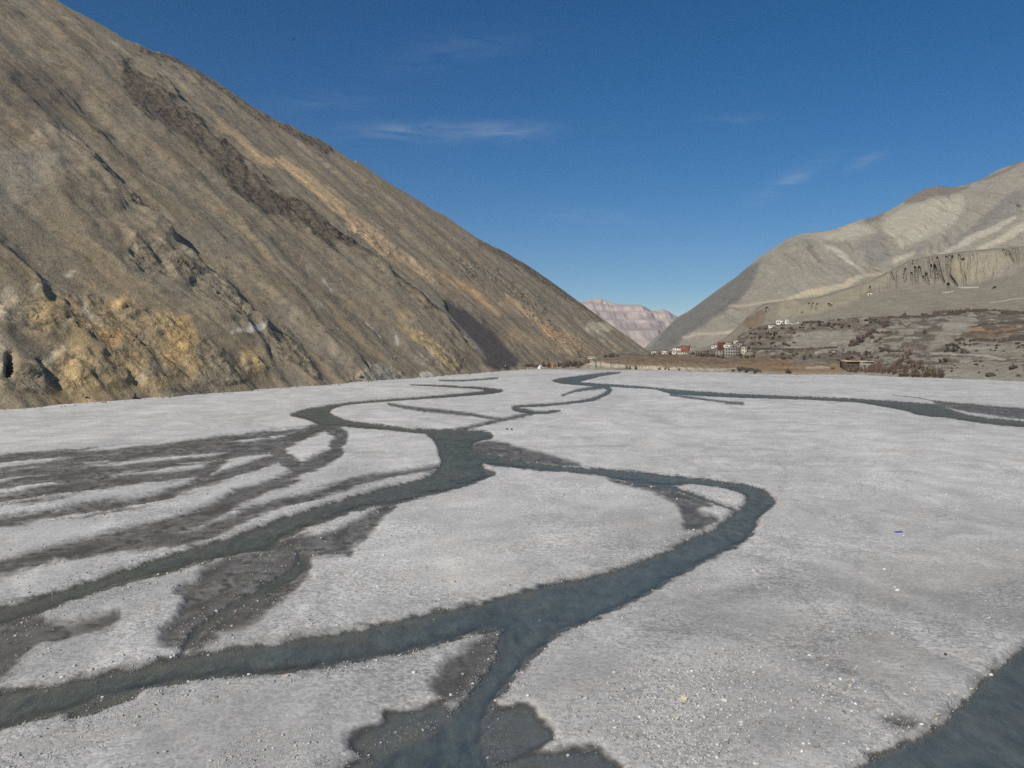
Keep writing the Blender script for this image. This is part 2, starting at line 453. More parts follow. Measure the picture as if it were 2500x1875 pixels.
# shadowed scarps: short cut banks in the gravel
SCARP = [cv('E', [(1380, 965, 5), (1430, 1015, 10), (1485, 1052, 5)]),
         cv('B', [(1740, 95, 2), (1830, 102, 3), (1870, 113, 3), (2000, 127, 4), (2212, 144, 4)]), cv('B', [(1200, 412, 4), (1240, 420, 6), (1290, 440, 5)])]
# faint darker gravel lines left by old rills
RILL = [cv('E', [(1215, 200, 40), (1225, 300, 30), (1215, 400, 30), (1170, 520, 30), (1080, 620, 40), (900, 740, 60)]), cv('E', [(-20, 730, 8), (60, 690, 16), (150, 610, 34), (260, 530, 60), (330, 540, 20)]),
        cv('E', [(560, 380, 10), (620, 290, 26), (660, 230, 30)]), cv('B', [(1320, 330, 10), (1370, 380, 20), (1330, 440, 30)]), cv('B', [(1380, 490, 8), (1450, 520, 14)]), cv('B', [(1240, 240, 10), (1330, 260, 24), (1350, 300, 10)]),
        cv('D', [(1290, 200, 30), (1400, 170, 40), (1600, 130, 50), (1900, 60, 30)]), cv('E', [(1600, 540, 60), (1800, 640, 110), (1980, 690, 60)]), cv('E', [(850, 700, 60), (1100, 800, 60), (1350, 930, 60)])]
SAND = [cv('D', [(1310, 900), (1400, 870), (1500, 840), (1650, 800), (1780, 765), (1700, 810), (1600, 850), (1540, 900), (1480, 960), (1440, 1020), (1390, 1030), (1345, 1010), (1330, 950)]),
        cv('E', [(1250, 230), (1400, 150), (1700, 80), (2000, 60), (2212, 120), (2212, 300), (1900, 330), (1600, 360), (1350, 440), (1230, 480)]),
        cv('E', [(1130, 640), (1400, 580), (1650, 720), (1600, 900), (1450, 980), (1350, 930), (1200, 860), (1110, 800)]),
        cv('D', [(750, 60), (900, 0), (1000, 60), (1250, 180), (1290, 270), (1100, 340), (900, 380), (880, 260)]),
        cv('C', [(0, 1240), (300, 1210), (700, 1170), (900, 1150), (800, 1220), (300, 1300), (0, 1330)])]


def min_sd(shapes, strokes, x, y):
    d = np.full(x.shape, BIG)
    for s in shapes: d = np.minimum(d, sd_poly(x, y, s))
    for s in strokes: d = np.minimum(d, sd_stroke(x, y, s))
    return d


inner = (gx > -900) & (gx < 5300) & (gy > 893)
sdW = np.full(gx.shape, BIG); sdV = sdW.copy(); sdS = sdW.copy(); sdC = sdW.copy()
xi, yi, ei = gx[inner], gy[inner], edge[inner]
sdW[inner] = min_sd(WATER_POLY, WATER_STROKE, xi + ei * .25, yi + ei * .22)
sdV[inner] = min_sd(WET_POLY, WET_STROKE, xi + ei * .5, yi + ei * .28)
sdH = sdW.copy() * 0 + BIG; sdH[inner] = min_sd(SHOAL, [], xi + ei * .22, yi + ei * .16)
sdS[inner] = min_sd(SAND, [], xi + ei * .8, yi + ei * .5)
sdC[inner] = min_sd([], SCARP, xi + ei * .15, yi + ei * .15)
sdR = np.full(gx.shape, BIG); sdR[inner] = min_sd([], RILL, xi + ei * .9, yi + ei * .6)

WL = -0.32
mot0 = fbm(wx / 1.6, wy / 1.6, 4, 61)
und = fbm((wx * .85 - wy * .53) / 16, (wx * .53 + wy * .85) / 50, 4, 33) * .30 - .02 + fbm(wx / 5, wy / 7, 3, 41) * .03 + nfine * .010
inw = sst(12.0, -22.0, sdW / K + mot0 * 4.0)                           # 0 dry .. 1 mid channel
# the outer bends have sharper banks than the inner ones
und = und + .20 * fbm(wx / 15 + 2.6 * fbm(wx / 55, wy / 80, 3, 92), wy / 26 + 2.6 * fbm(wx / 55 + 9, wy / 80 + 4, 3, 93), 4, 94)
und = np.where(und < -.06, -.06 + (und + .06) * .15, und)
bed = und * (1 - inw) + (WL - .50 - .25 * fbm(wx / 4, wy / 6, 3, 55)) * inw
bank_up = sst(1.0, 4.0, sdW / K) * sst(30, 4, sdW / K)
mot = fbm(wx / 1.6, wy / 1.6, 4, 61)
mot2 = fbm(wx / 7, wy / 7, 3, 67)
stk = fbm(wx / 2.2 + mot2, wy / 14, 4, 63)                # thin streaks along the flow
thr = ridged((wx * .75 - wy * .66) / 6.5 + mot2 * .5, (wx * .66 + wy * .75) / 60, 3, 64)   # finer threads down the left fan
fan = sst(1000, 700, gx) * sst(1330, 1260, gy)
wetv = sst(10.0, -8.0, sdV / K - 5.0 + mot * 4.0 + stk * 7.0 - fan * (thr * 18.0 - 6.5))
shallow = WL + .10 + mot * .05 + stk * .07 + mot2 * .04
wl_ = wetv
bed = np.where(sdW > -4 * K, bed * (1 - wl_) + np.minimum(bed, shallow) * wl_, bed)
far = sst(20, 120, 0 * wx + (gy - 890))                  # far off the banks are drawn a little deeper so that they still read
bed = np.where(wetv > .3, bed, bed)
shoal = sst(13, -9, sdH / K + mot * 3 - 2)
bed = bed * (1 - shoal) + np.minimum(bed, WL - .10 - .05 * mot2) * shoal
scar = sst(2.0 * K, -1.5 * K, sdC)
bed = bed - scar * .34
sand = sst(6, -10, sdS)
# damp fringe along the water line, only partly, by how high the bed lies above the water
damp = sst(.20, .02, bed - WL + mot * .07)
wet = np.clip(np.maximum(damp, wetv * (.86 + .22 * mot2 + .25 * stk)), 0, 1)
wet = np.maximum(wet, scar * (.45 + .5 * mot))
fringe = sst(9, 0, sdW / K + mot * 5) * (.5 + .5 * mot2)
wet = np.clip(np.maximum(wet, fringe * .75), 0, 1)

# colour: pale grey limestone and slate gravel, browner silt, dark when wet
bigv = fbm(wx / 60, wy / 90, 4, 71); midv = fbm(wx / 9, wy / 16, 4, 73)
ca, sa_ = math.cos(.55), math.sin(.55)
fl = fbm((wx * ca - wy * sa_) / 4.5 + bigv * 3, (wx * sa_ + wy * ca) / 42 + bigv, 4, 79)
dry = lin(163, 161, 156)[None, :] * (1 + .15 * bigv + .12 * midv + .10 * fl + .04 * nzx)[:, None]
silt = lin(166, 161, 152)[None, :] * (1 + .05 * midv)[:, None]
col = dry * (1 - .5 * sand[:, None]) + silt * .5 * sand[:, None]
zone = .13 * sst(160, -160, sd_poly(gx, gy, cv('D', [(-700, 50), (300, 0), (1000, -100), (1900, -250), (1700, 60), (800, 330), (-400, 500)]), margin=170.)) \
    + .06 * sst(150, -150, sd_poly(gx, gy, [(-300, 1000), (700, 930), (1300, 960), (1000, 1100), (-300, 1330)], margin=160.)) \
    - .12 * sst(150, -150, sd_poly(gx, gy, cv('E', [(100, 300), (900, 150), (2600, -100), (2600, 600), (1800, 1000), (900, 1500), (0, 900)]), margin=160.))
wq = fbm(wx / 55, wy / 80, 3, 92); wq2 = fbm(wx / 55 + 9, wy / 80 + 4, 3, 93)
sw = fbm(wx / 15 + 2.6 * wq, wy / 26 + 2.6 * wq2, 5, 94); swr = ridged(wx / 22 + 2.2 * wq2, wy / 38 + 2.2 * wq, 4, 95)
zone = zone + .17 * sw + .15 * sst(.35, .8, swr) - .09 * sst(.1, .5, -sw) * sst(-.2, .3, midv)
drift = fbm(wx / 75 + wq, wy / 7, 4, 96)
zone = zone + .28 * sst(1640, 1000, gy + bigv * 60) + (.13 * drift - .20 * sst(.30, .5, drift)) * sst(1300, 1080, gy)  # first term pales the far gravel's colour, standing for backscattered light; then drift streaks
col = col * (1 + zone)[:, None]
streak = sst(.25, .6, fl) * (1 - sand) * .4
col = col * (1 - streak[:, None]) + silt * 1.05 * streak[:, None]
rill = sst(10, -10, sdR)
col = col * (1 - .11 * rill * (1 + .8 * mot))[:, None]
subm = sst(-.02, .12, WL - bed)                          # the silted bed under water is paler than damp gravel
wetc = (lin(80, 77, 71)[None, :] * (1 - subm)[:, None] + lin(128, 121, 106)[None, :] * subm[:, None]) * (1 + .10 * mot + .12 * stk)[:, None]
col = col * (1 - wet[:, None]) + wetc * wet[:, None]
stony = np.clip(rill * .8 + sst(-.15, .35, fbm(wx / 13, wy / 20, 3, 91)) * (1 - sand) + bank_up * .6, 0, 1)

t = NT("river_gravel")
c = t.attr("Col").outputs["Color"]
st = t.attr("Stony").outputs["Fac"]; wt = t.attr("Wet").outputs["Fac"]
vcell = t.voro(3.4, out="Color"); vd = t.voro(3.4)
vcell2 = t.voro(1.1, out="Color")
sepv = t.node("ShaderNodeSeparateColor"); t.l.new(vcell, sepv.inputs[0])
sepv2 = t.node("ShaderNodeSeparateColor"); t.l.new(vcell2, sepv2.inputs[0])
n1 = t.noise(5.5, 3, rough=.75); n2 = t.noise(.55, 6, rough=.68); n3 = t.noise(.07, 6, rough=.6)
amp = t.math('MULTIPLY', t.math('ADD', t.math('MULTIPLY', st, .45), .50), t.math('SUBTRACT', 1.0, t.math('MULTIPLY', wt, .45)))
g1 = t.math('MULTIPLY', t.math('SUBTRACT', sepv.outputs[0], .5), t.math('MULTIPLY', amp, .60))
g2 = t.math('MULTIPLY', t.math('SUBTRACT', sepv2.outputs[0], .5), t.math('MULTIPLY', amp, .12))
g3 = t.math('MULTIPLY', t.math('SUBTRACT', n1, .5), .85)
g4 = t.math('MULTIPLY', t.math('SUBTRACT', n2, .5), .26)
g5 = t.math('MULTIPLY', t.math('SUBTRACT', n3, .5), .35)
fsum = t.math('ADD', t.math('ADD', t.math('ADD', g1, g2), t.math('ADD', g3, g4)), t.math('ADD', g5, 1.0))
c = t.scale(c, fsum)
h = t.math('ADD', t.math('MULTIPLY', vd, t.math('MULTIPLY', amp, -.12)), t.math('ADD', t.math('MULTIPLY', n1, .05), t.math('MULTIPLY', n2, .02)))
rgh = t.remap(wt, 0, 1, .95, .5)
t.principled(c, rgh, t.bump(h, .22, 1.0), .18)
M_GRAVEL = t.m

nr_, nc_ = GX.shape
faces = grid_faces(nr_, nc_)
GV = np.stack([wx, wy, bed], 1)
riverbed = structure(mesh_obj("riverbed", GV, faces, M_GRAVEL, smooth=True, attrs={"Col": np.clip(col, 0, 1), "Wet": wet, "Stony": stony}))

# water: one sheet kept only where the bed dips under it
depth = WL - bed
dq = depth[faces].max(1)
wf = faces[dq > -.02]
used = np.unique(wf); remap_i = np.full(len(GV), -1); remap_i[used] = np.arange(len(used))
WVt = GV[used].copy(); WVt[:, 2] = WL
t = NT("river_water")
dp = t.attr("Depth").outputs["Fac"]
body = t.remap(dp, .02, .50, .10, .94)
wp = t.pos()
w1 = t.noise(1.1, 4, rough=.6, stretch=((1.0, .55, 1), (0, 0, .5))); w2 = t.noise(4.5, 3, rough=.6); w3 = t.noise(.16, 3)
hh = t.math('ADD', t.math('MULTIPLY', w1, .30), t.math('ADD', t.math('MULTIPLY', w2, .08), t.math('MULTIPLY', w3, .5)))
nb = t.bump(hh, .8, 1.0)
nlow = t.noise(.11, 4)
deepc = t.mix(t.remap(nlow, .35, .65, 0, 1), (.076, .092, .078), (.104, .112, .090))
rip = t.noise(.9, 5, rough=.7, stretch=((1.0, .4, 1), (0, 0, .6)))
deepc = t.scale(deepc, t.remap(rip, .3, .7, .62, 1.40))
foam = t.math('MULTIPLY', t.remap(t.noise(.7, 5, rough=.72, stretch=((1.0, .5, 1), (0, 0, .6))), .62, .74, 0, 1), t.remap(t.noise(.05, 2), .46, .60, 0, .6))
deepc = t.mix(foam, deepc, (.50, .56, .56))
dif = t.node("ShaderNodeBsdfDiffuse"); t.l.new(deepc, dif.inputs["Color"]); t.l.new(nb, dif.inputs["Normal"])
tr = t.node("ShaderNodeBsdfTransparent"); tr.inputs["Color"].default_value = (.88, .90, .86, 1)
m1 = t.node("ShaderNodeMixShader"); t.l.new(body, m1.inputs[0]); t.l.new(tr.outputs[0], m1.inputs[1]); t.l.new(dif.outputs[0], m1.inputs[2])
gl = t.node("ShaderNodeBsdfGlossy"); gl.inputs["Roughness"].default_value = .16; t.l.new(nb, gl.inputs["Normal"]); gl.inputs["Color"].default_value = (1, .97, .92, 1)
fr = t.node("ShaderNodeFresnel"); fr.inputs["IOR"].default_value = 1.33; t.l.new(nb, fr.inputs["Normal"])
ff = t.math('MULTIPLY', fr.outputs[0], .22)
m2 = t.node("ShaderNodeMixShader"); t.l.new(ff, m2.inputs[0]); t.l.new(m1.outputs[0], m2.inputs[1]); t.l.new(gl.outputs[0], m2.inputs[2])
t.l.new(m2.outputs[0], t.out.inputs["Surface"])
water = structure(mesh_obj("river_water", WVt, remap_i[wf], t.m, smooth=True, attrs={"Depth": np.clip(depth[used], 0, 2)}))

# ------------------------------------------------------------------ painting helper for rock colour zones
def paint(col, x, y, shapes, colour, op=1.0, soft=8.0, nz=None, wob=0.0):
    """lay a rock colour over the zones; shapes = polygons (2-tuples) or strokes (3-tuples) in photo pixels"""
    c = np.array(colour)
    xx = x + (nz[0] * wob if nz is not None else 0); yy = y + (nz[1] * wob if nz is not None else 0)
    for s in shapes:
        d = sd_stroke(xx, yy, s) if len(s[0]) == 3 else sd_poly(xx, yy, s)
        f = sst(soft, -soft, d) * op
        col[:] = col * (1 - f[:, None]) + c[None, :] * f[:, None]
    return col


def blobs(k, lst):
    ox, oy, s = CROPS[k]
    out = []
    for (x, y, rx, ry) in lst:
        out.append([(ox + (x + rx * math.cos(a)) / s, oy + (y + ry * math.sin(a)) / s) for a in np.linspace(0, 2 * math.pi, 9)[:-1]])
    return out


# ------------------------------------------------------------------ the mountain on the left: a tilted face above a straight foot line
P0 = np.array([-208.0, 340.0]); DV = np.array([.3275, .9449]); DV /= np.linalg.norm(DV)
NH = np.array([DV[1], -DV[0]])
TAN = .80
sil = cv('F', [(390, 0), (480, 65), (590, 110), (650, 155), (720, 185), (850, 245), (940, 325), (1000, 335), (1120, 345), (1145, 372), (1220, 400), (1290, 460), (1400, 515), (1500, 570), (1590, 640), (1680, 710), (1780, 755), (1880, 825), (1960, 840), (2060, 890), (2130, 950), (2212, 970)]) \
    + cv('G', [(600, 175), (680, 230), (720, 285), (800, 325), (900, 385), (1000, 440), (1100, 490), (1200, 575), (1260, 600), (1340, 665), (1420, 705), (1480, 742), (1560, 772), (1620, 800), (1680, 860), (1780, 910), (1850, 970), (1900, 995), (1960, 1030)]) \
    + cv('N', [(0, 140), (100, 210), (150, 270), (240, 345), (340, 400), (400, 470), (470, 540), (540, 590), (640, 650), (720, 760), (830, 800), (900, 870), (1000, 950), (1100, 1010), (1200, 1080), (1270, 1110)])


def hit(px, py):
    dx, dz = (px - CX) / F, (HY - py) / F
    # s = -((x,y)-P0).NH ; z = TAN*s
    k1 = -(dx * NH[0] + NH[1]); k0 = P0 @ NH
    tt = (CAM_H - TAN * k0) / (TAN * k1 - dz)
    xy = np.array([dx * tt, tt]) - P0
    return xy @ DV, -(xy @ NH), tt


ra = np.array([hit(*p)[:2] for p in sil])
order = np.argsort(ra[:, 0]); ra = ra[order]
a_top, s_top = ra[0]
A_ctrl = np.concatenate([[-400, a_top - 420, a_top - 180], ra[:, 0], [ra[-1, 0] + 60, ra[-1, 0] + 400]])
S_ctrl = np.concatenate([[s_top + 150, s_top + 150, s_top + 80], ra[:, 1], [max(ra[-1, 1] - 10, 8), 5]])
NA, NS, NB = 720, 430, 18
d0, d1 = 160.0, A_ctrl[-1] + 420
av = np.exp(np.linspace(np.log(d0), np.log(d1), NA)) - 420.0
Sv = np.convolve(np.pad(np.interp(av, A_ctrl, S_ctrl), 3, mode='edge'), np.ones(7) / 7, 'valid')
Sv = Sv + (fbm(av / 26, av * 0, 4, 119) * 5.0 + fbm(av / 9, av * 0, 3, 120) * 1.6) * sst(150, 500, av)
fv = np.concatenate([np.linspace(0, 1, NS) ** 1.35 * 1.012 - .012, 1 + np.linspace(.01, .8, NB)])
FA, AA = np.meshgrid(fv, av, indexing='ij')
SS = FA * Sv[None, :]
ZZ = np.where(FA <= 1, TAN * SS, TAN * Sv[None, :] - 1.3 * (SS - Sv[None, :]))
BX = P0[0] + AA * DV[0] - SS * NH[0]; BY = P0[1] + AA * DV[1] - SS * NH[1]
a, s, S1, fr_ = AA.ravel(), SS.ravel(), np.broadcast_to(Sv[None, :], AA.shape).ravel(), FA.ravel()
bx, by, bz = BX.ravel(), BY.ravel(), ZZ.ravel()
lpx = CX + F * bx / by; lpy = HY - F * (bz - CAM_H) / by
wob = (fbm(a / 22, s / 22, 4, 101), fbm(a / 22, s / 22, 4, 102))

ROCK = [cv('F', [(830, 430, 60), (900, 600, 180), (1050, 720, 190), (1200, 830, 150), (1330, 930, 110), (1480, 1060, 150), (1620, 1240, 150), (1760, 1350, 130), (1900, 1420, 80)]),
        cv('G', [(60, 430, 130), (330, 560, 90), (480, 680, 120), (620, 730, 70)]),
        cv('G', [(1250, 830, 50), (1330, 880, 110), (1450, 900, 100), (1600, 1000, 90), (1760, 1100, 80)]),
        cv('G', [(1400, 730, 20), (1560, 790, 40), (1700, 880, 50), (1850, 985, 50), (2000, 1080, 45), (2130, 1170, 40)]),
        cv('F', [(930, 330, 30), (1050, 360, 60), (1200, 400, 50), (1400, 530, 40), (1600, 680, 30), (1900, 850, 40), (2212, 1000, 60)]),
        cv('F', [(470, 960, 40), (620, 1080, 60), (740, 1220, 70), (850, 1330, 60), (1000, 1460, 90), (1120, 1580, 90)]),
        cv('H', [(60, 500, 160), (500, 500, 300), (900, 600, 400), (1300, 800, 420), (1700, 950, 200)]),
        cv('H', [(100, 1000, 200), (600, 950, 300), (1100, 1000, 260), (1600, 1050, 120), (2000, 950, 160)]),
        cv('H', [(1050, 80, 160), (1400, 160, 200), (1650, 330, 160), (1900, 520, 140)]),
        cv('G', [(180, 1280, 120), (300, 1390, 140), (380, 1500, 120)]),
        cv('G', [(1000, 1240, 60), (1130, 1380, 90), (1250, 1450, 70)]),
        cv('G', [(640, 640, 50), (760, 720, 80), (850, 790, 50)]), cv('G', [(1700, 1150, 40), (1850, 1260, 90), (2000, 1350, 70)]),
        cv('G', [(640, 1500, 40), (760, 1500, 80), (900, 1520, 60)])]
rock = np.zeros(a.shape)
for r_ in ROCK: rock = np.maximum(rock, sst(9, -14, sd_stroke(lpx + wob[0] * 26, lpy + wob[1] * 26, r_)))
rock0 = rock.copy()
rock = np.maximum(rock, .22 * sst(.26, .6, fbm(a / 75 + wob[0] * .6, s / 130, 4, 115)))
taper = sst(2, 70, S1 - s) * sst(0, 25, s)
tap2 = .35 + .65 * sst(0, 30, S1 - s)
big = fbm(a / 95 + wob[0] * .15, s / 300, 3, 121) * 7 + fbm(a / 36 + wob[0] * .2, s / 110, 2, 122) * .8
wrp = fbm(a / 120, s / 110, 3, 128)
rib = np.maximum(0, ridged(a / 80 + 1.1 * wrp, s / 330 + .5 * wrp, 3, 129) - .05) ** 1.5 * 2.4
rills = ridged(a / 13 + wob[0] * .9 + wrp, s / 60, 3, 127) * .15 + rib
crag = (facet(a / 22 + wob[1] * .5, s / 30 + wob[0] * .5, 131) * 1.1 + facet(a / 9 + wob[0] * .5, s / 13 + wob[1] * .5, 137) * .9 + facet(a / 4 + wob[1] * .6, s / 5 + wob[0] * .6, 139) * .35 + fbm(a / 6, s / 8, 3, 138) * .4)
disp = (big + rills * (1 - .6 * rock)) * taper + crag * rock * tap2 * sst(-2, 12, s) + fbm(a / 6, s / 8, 4, 141) * .22
# the dark rocky spur: gentle on its left, dropping off on its right; it throws the line of shade beside it
SPUR = cv('F', [(1080, 500, 2), (1200, 690, 2), (1340, 830, 2), (1500, 950, 2), (1600, 1060, 2), (1760, 1190, 2), (1900, 1310, 2), (2030, 1385, 2)]) + cv('G', [(480, 620, 2), (650, 740, 2), (800, 850, 2), (920, 960, 2), (1060, 1070, 2), (1200, 1190, 2), (1320, 1320, 2)])
sp_a = np.array([hit(p[0], p[1])[:2] for p in chaikin(SPUR, False, 2)])
i2 = np.argsort(sp_a[:, 1]); spa = np.interp(s, sp_a[i2, 1], sp_a[i2, 0])
da = a - (spa + wob[0] * 6)
smask = sst(sp_a[:, 1].min() - 30, sp_a[:, 1].min() + 20, s) * sst(sp_a[:, 1].max() + 30, sp_a[:, 1].max() - 30, s)
disp += smask * 8 * np.where(da < 0, np.exp(-(da / 46) ** 2), np.exp(-(da / 6.5) ** 2)) * (.7 + .5 * wob[1])
# a second spur, the right shoulder of the rocky dome at the near end
SP2 = cv('F', [(380, 880, 2), (480, 950, 2), (620, 1080, 2), (740, 1240, 2), (900, 1400, 2), (1080, 1530, 2)]) + cv('H', [(1500, 130, 2), (1740, 300, 2), (1950, 540, 2), (2150, 760, 2)])
s2a = np.array([hit(p[0], p[1])[:2] for p in chaikin(SP2, False, 2)]); i3 = np.argsort(s2a[:, 1])
da2 = a - (np.interp(s, s2a[i3, 1], s2a[i3, 0]) + wob[0] * 6)
m2_ = sst(s2a[:, 1].min() - 40, s2a[:, 1].min() + 30, s) * sst(s2a[:, 1].max() + 60, s2a[:, 1].max() - 40, s)
disp += m2_ * 8 * np.where(da2 < 0, np.exp(-(da2 / 75) ** 2), np.exp(-(da2 / 11) ** 2)) * (.75 + .5 * wob[1])
# fans and hollows along the foot
disp += fbm(a / 28, a * 0, 3, 145) * 4.5 * np.exp(-np.maximum(s, 0) / 26)
# an overhung recess beside the pale rock at the near end
rec = sst(5, -4, sd_stroke(lpx, lpy, cv('H', [(70, 840, 16), (84, 920, 40), (70, 1000, 14)])))
disp -= rec * 9
# the slide chute
SLIDE = cv('G', [(1180, 1060), (1290, 1110), (1420, 1190), (1520, 1290), (1600, 1400), (1655, 1470), (1470, 1480), (1420, 1420), (1370, 1330), (1260, 1220), (1190, 1130)])
slide = sst(6, -8, sd_poly(lpx + wob[0] * 6, lpy + wob[1] * 6, SLIDE))
disp = disp * (1 - .8 * slide)
nrm = np.array([NH[0] * TAN, NH[1] * TAN, 1.0]); nrm /= np.linalg.norm(nrm)
LV = np.stack([bx, by, bz], 1) + disp[:, None] * nrm[None, :]

# colours of the rock, with some shade painted in
base = lin(149, 135, 112)
lc = base[None, :] * (1 + .17 * fbm(a / 55 + wob[0] + wrp, s / 75 + wob[1], 4, 151) + .05 * fbm(a / 9 + wob[0] + 2 * wrp, s / 32, 4, 152) + .10 * fbm(a / 3.5, s / 4.5, 3, 155))[:, None]
hue = fbm(a / 45 + wrp, s / 60, 4, 153)
lc *= np.stack([1 + .06 * hue, np.ones_like(hue), 1 - .10 * hue], 1)
olive, dark, tan_, yel, pale, grey, white_ = lin(134, 125, 103), lin(110, 101, 87), lin(202, 172, 134), lin(184, 160, 116), lin(200, 184, 156), lin(168, 160, 144), lin(222, 214, 198)
fcol = facet(a / 5 + wob[0] * .8, s / 6 + wob[1] * .8, 143)
lc *= (1 + .16 * fcol * rock)[:, None]
lc = lc * (1 - .30 * rock[:, None]) + (olive * .8 + dark * .2)[None, :] * .30 * rock[:, None]
kw = dict(nz=wob, wob=14)
paint(lc, lpx, lpy, [cv('F', [(-100, 480), (250, 420), (560, 560), (600, 700), (350, 800), (-100, 950)])], lin(122, 111, 96), .75, 26, **kw)  # bowl turned away from the sun: its shade painted into the colour
paint(lc, lpx, lpy, [cv('F', [(-100, 1050), (150, 1030), (420, 1080), (380, 1200), (120, 1380), (-100, 1500)])], grey, .42, 20, **kw)
paint(lc, lpx, lpy, [cv('F', [(190, 960, 16), (330, 920, 46), (480, 930, 20)]), cv('H', [(60, 380, 120), (20, 560, 60)])], pale, .55, 8, **kw)
paint(lc, lpx, lpy, ROCK[:2] + ROCK[3:5], lin(102, 92, 79), .85, 12, **kw)
paint(lc, lpx, lpy, [cv('F', [(470, 150, 14), (700, 275, 22), (900, 380, 22), (1100, 500, 24), (1280, 590, 44), (1380, 690, 14)]), cv('F', [(900, 1130, 20), (1150, 1300, 30), (1330, 1430, 20)])], pale, .42, 7, **kw)
paint(lc, lpx, lpy, [cv('G', [(-170, 10, 30), (20, 150, 56), (100, 250, 46), (230, 235, 76), (330, 310, 74), (430, 400, 84), (520, 460, 74), (600, 520, 60), (680, 640, 84), (760, 700, 110), (850, 790, 54)])], tan_, .72, 9, **kw)
paint(lc, lpx, lpy, [cv('G', [(30, 160, 20), (90, 240, 20), (240, 215, 30), (420, 410, 22), (520, 470, 20), (700, 690, 20), (750, 730, 30)])], lin(218, 184, 138), .7, 5, **kw)
paint(lc, lpx, lpy, [cv('G', [(850, 800, 50), (1000, 860, 50), (1150, 930, 70), (1300, 1000, 60), (1400, 1080, 50), (1500, 1150, 50)]), cv('G', [(1560, 1080, 90), (1700, 1150, 60), (1850, 1260, 90), (1980, 1330, 90), (2040, 1385, 36)]), cv('G', [(1600, 1270, 70), (1800, 1340, 50), (1950, 1390, 30)])], tan_, .55, 12, **kw)
paint(lc, lpx, lpy, [cv('G', [(1780, 1230, 26), (1900, 1290, 36), (2000, 1350, 30)]), cv('G', [(1180, 920, 20), (1330, 1010, 24), (1440, 1090, 16)])], lin(204, 158, 114), .65, 6, **kw)
paint(lc, lpx, lpy, [cv('G', [(930, 1150, 40), (950, 1240, 54), (1060, 1300, 54), (1150, 1400, 54), (1240, 1455, 36)]), cv('G', [(20, 1390, 100), (70, 1470, 90)]), cv('G', [(90, 745, 16), (165, 820, 22), (190, 880, 12)]), cv('G', [(480, 1060, 10), (560, 1160, 16), (620, 1230, 14)]), cv('G', [(640, 1530, 40), (760, 1520, 40)])], yel, .7, 6, **kw)
paint(lc, lpx, lpy, [cv('G', [(740, 1185, 10), (790, 1230, 12), (830, 1290, 6)]), cv('G', [(370, 840, 6), (400, 900, 6)]), cv('G', [(480, 930, 8), (530, 1000, 8)]), cv('G', [(900, 1260, 10), (930, 1310, 8)]), cv('G', [(10, 1250, 30), (60, 1240, 34), (110, 1230, 14)]), cv('H', [(520, 190, 24), (580, 180, 26)]), cv('G', [(1060, 1510, 30), (1120, 1510, 30)]), cv('H', [(1750, 700, 16), (1860, 690, 26), (1950, 680, 28), (2040, 640, 16)])], white_, .7, 3, nz=wob, wob=8)
paint(lc, lpx, lpy, [cv('G', [(660, 1500), (800, 1450), (900, 1500), (960, 1550), (820, 1600), (600, 1600)])], grey, .7, 8, **kw)
paint(lc, lpx, lpy, [cv('H', [(230, 420), (700, 370), (1000, 400), (1450, 560), (1560, 800), (1560, 1000), (1300, 1130), (700, 1210), (330, 1200), (480, 900), (300, 640)])], lin(176, 150, 108), .5, 14, nz=wob, wob=26)
paint(lc, lpx, lpy, blobs('H', [(430, 420, 100, 66), (820, 600, 60, 60), (1020, 860, 50, 80), (700, 1080, 90, 60), (1350, 760, 120, 60), (250, 640, 60, 40)]), yel, .6, 9, nz=wob, wob=22)
paint(lc, lpx, lpy, blobs('H', [(420, 420, 80, 50), (300, 520, 80, 46), (500, 530, 60, 56), (600, 770, 80, 50), (600, 1000, 100, 130), (1080, 1000, 80, 100), (550, 1180, 150, 50), (1930, 900, 100, 90), (1990, 980, 70, 70), (1260, 1080, 80, 40), (1280, 600, 80, 60), (720, 270, 40, 24), (1450, 950, 90, 110)]), yel, .75, 9, nz=wob, wob=22)
paint(lc, lpx, lpy, blobs('H', [(920, 430, 90, 36), (850, 690, 110, 70), (600, 630, 70, 30), (1400, 680, 105, 125), (1330, 850, 90, 90), (910, 690, 40, 60)]), lin(196, 162, 112), .8, 8, nz=wob, wob=22)
paint(lc, lpx, lpy, blobs('H', [(690, 480, 46, 70), (750, 540, 26, 40), (560, 185, 40, 24), (480, 650, 24, 24), (1100, 1000, 30, 60)]) + [cv('H', [(370, 240, 34), (230, 370, 24)]), cv('H', [(490, 785, 50), (350, 900, 44), (250, 980, 14)]), cv('H', [(-20, 740, 60), (10, 850, 70), (0, 980, 60)]), cv('H', [(1120, 870, 14), (1260, 990, 14)])], pale, .72, 5, nz=wob, wob=14)
paint(lc, lpx, lpy, blobs('H', [(1070, 520, 46, 70), (1200, 830, 36, 40), (1380, 980, 56, 66), (1560, 800, 50, 80), (1760, 880, 70, 60), (1740, 1080, 40, 46), (70, 640, 40, 70), (930, 800, 60, 50), (450, 700, 90, 50), (1200, 930, 60, 100), (800, 950, 60, 80)]), lin(104, 100, 88), .5, 8, **kw)
paint(lc, lpx, lpy, [SLIDE], lin(82, 79, 78), .85, 5, nz=wob, wob=8)
paint(lc, lpx, lpy, [cv('G', [(330, 490, 14), (450, 590, 18), (600, 700, 18), (780, 830, 20), (900, 940, 26), (1050, 1060, 20), (1200, 1170, 24), (1300, 1270, 16)])], lin(86, 81, 77), .8, 4, nz=wob, wob=5)  # the spur's line of shade painted dark, running into the slide's streak
paint(lc, lpx, lpy, [cv('G', [(930, 930, 6), (1100, 1070, 10), (1250, 1200, 14), (1370, 1320, 14), (1440, 1410, 14)])], lin(150, 143, 134), .7, 3, nz=wob, wob=4)
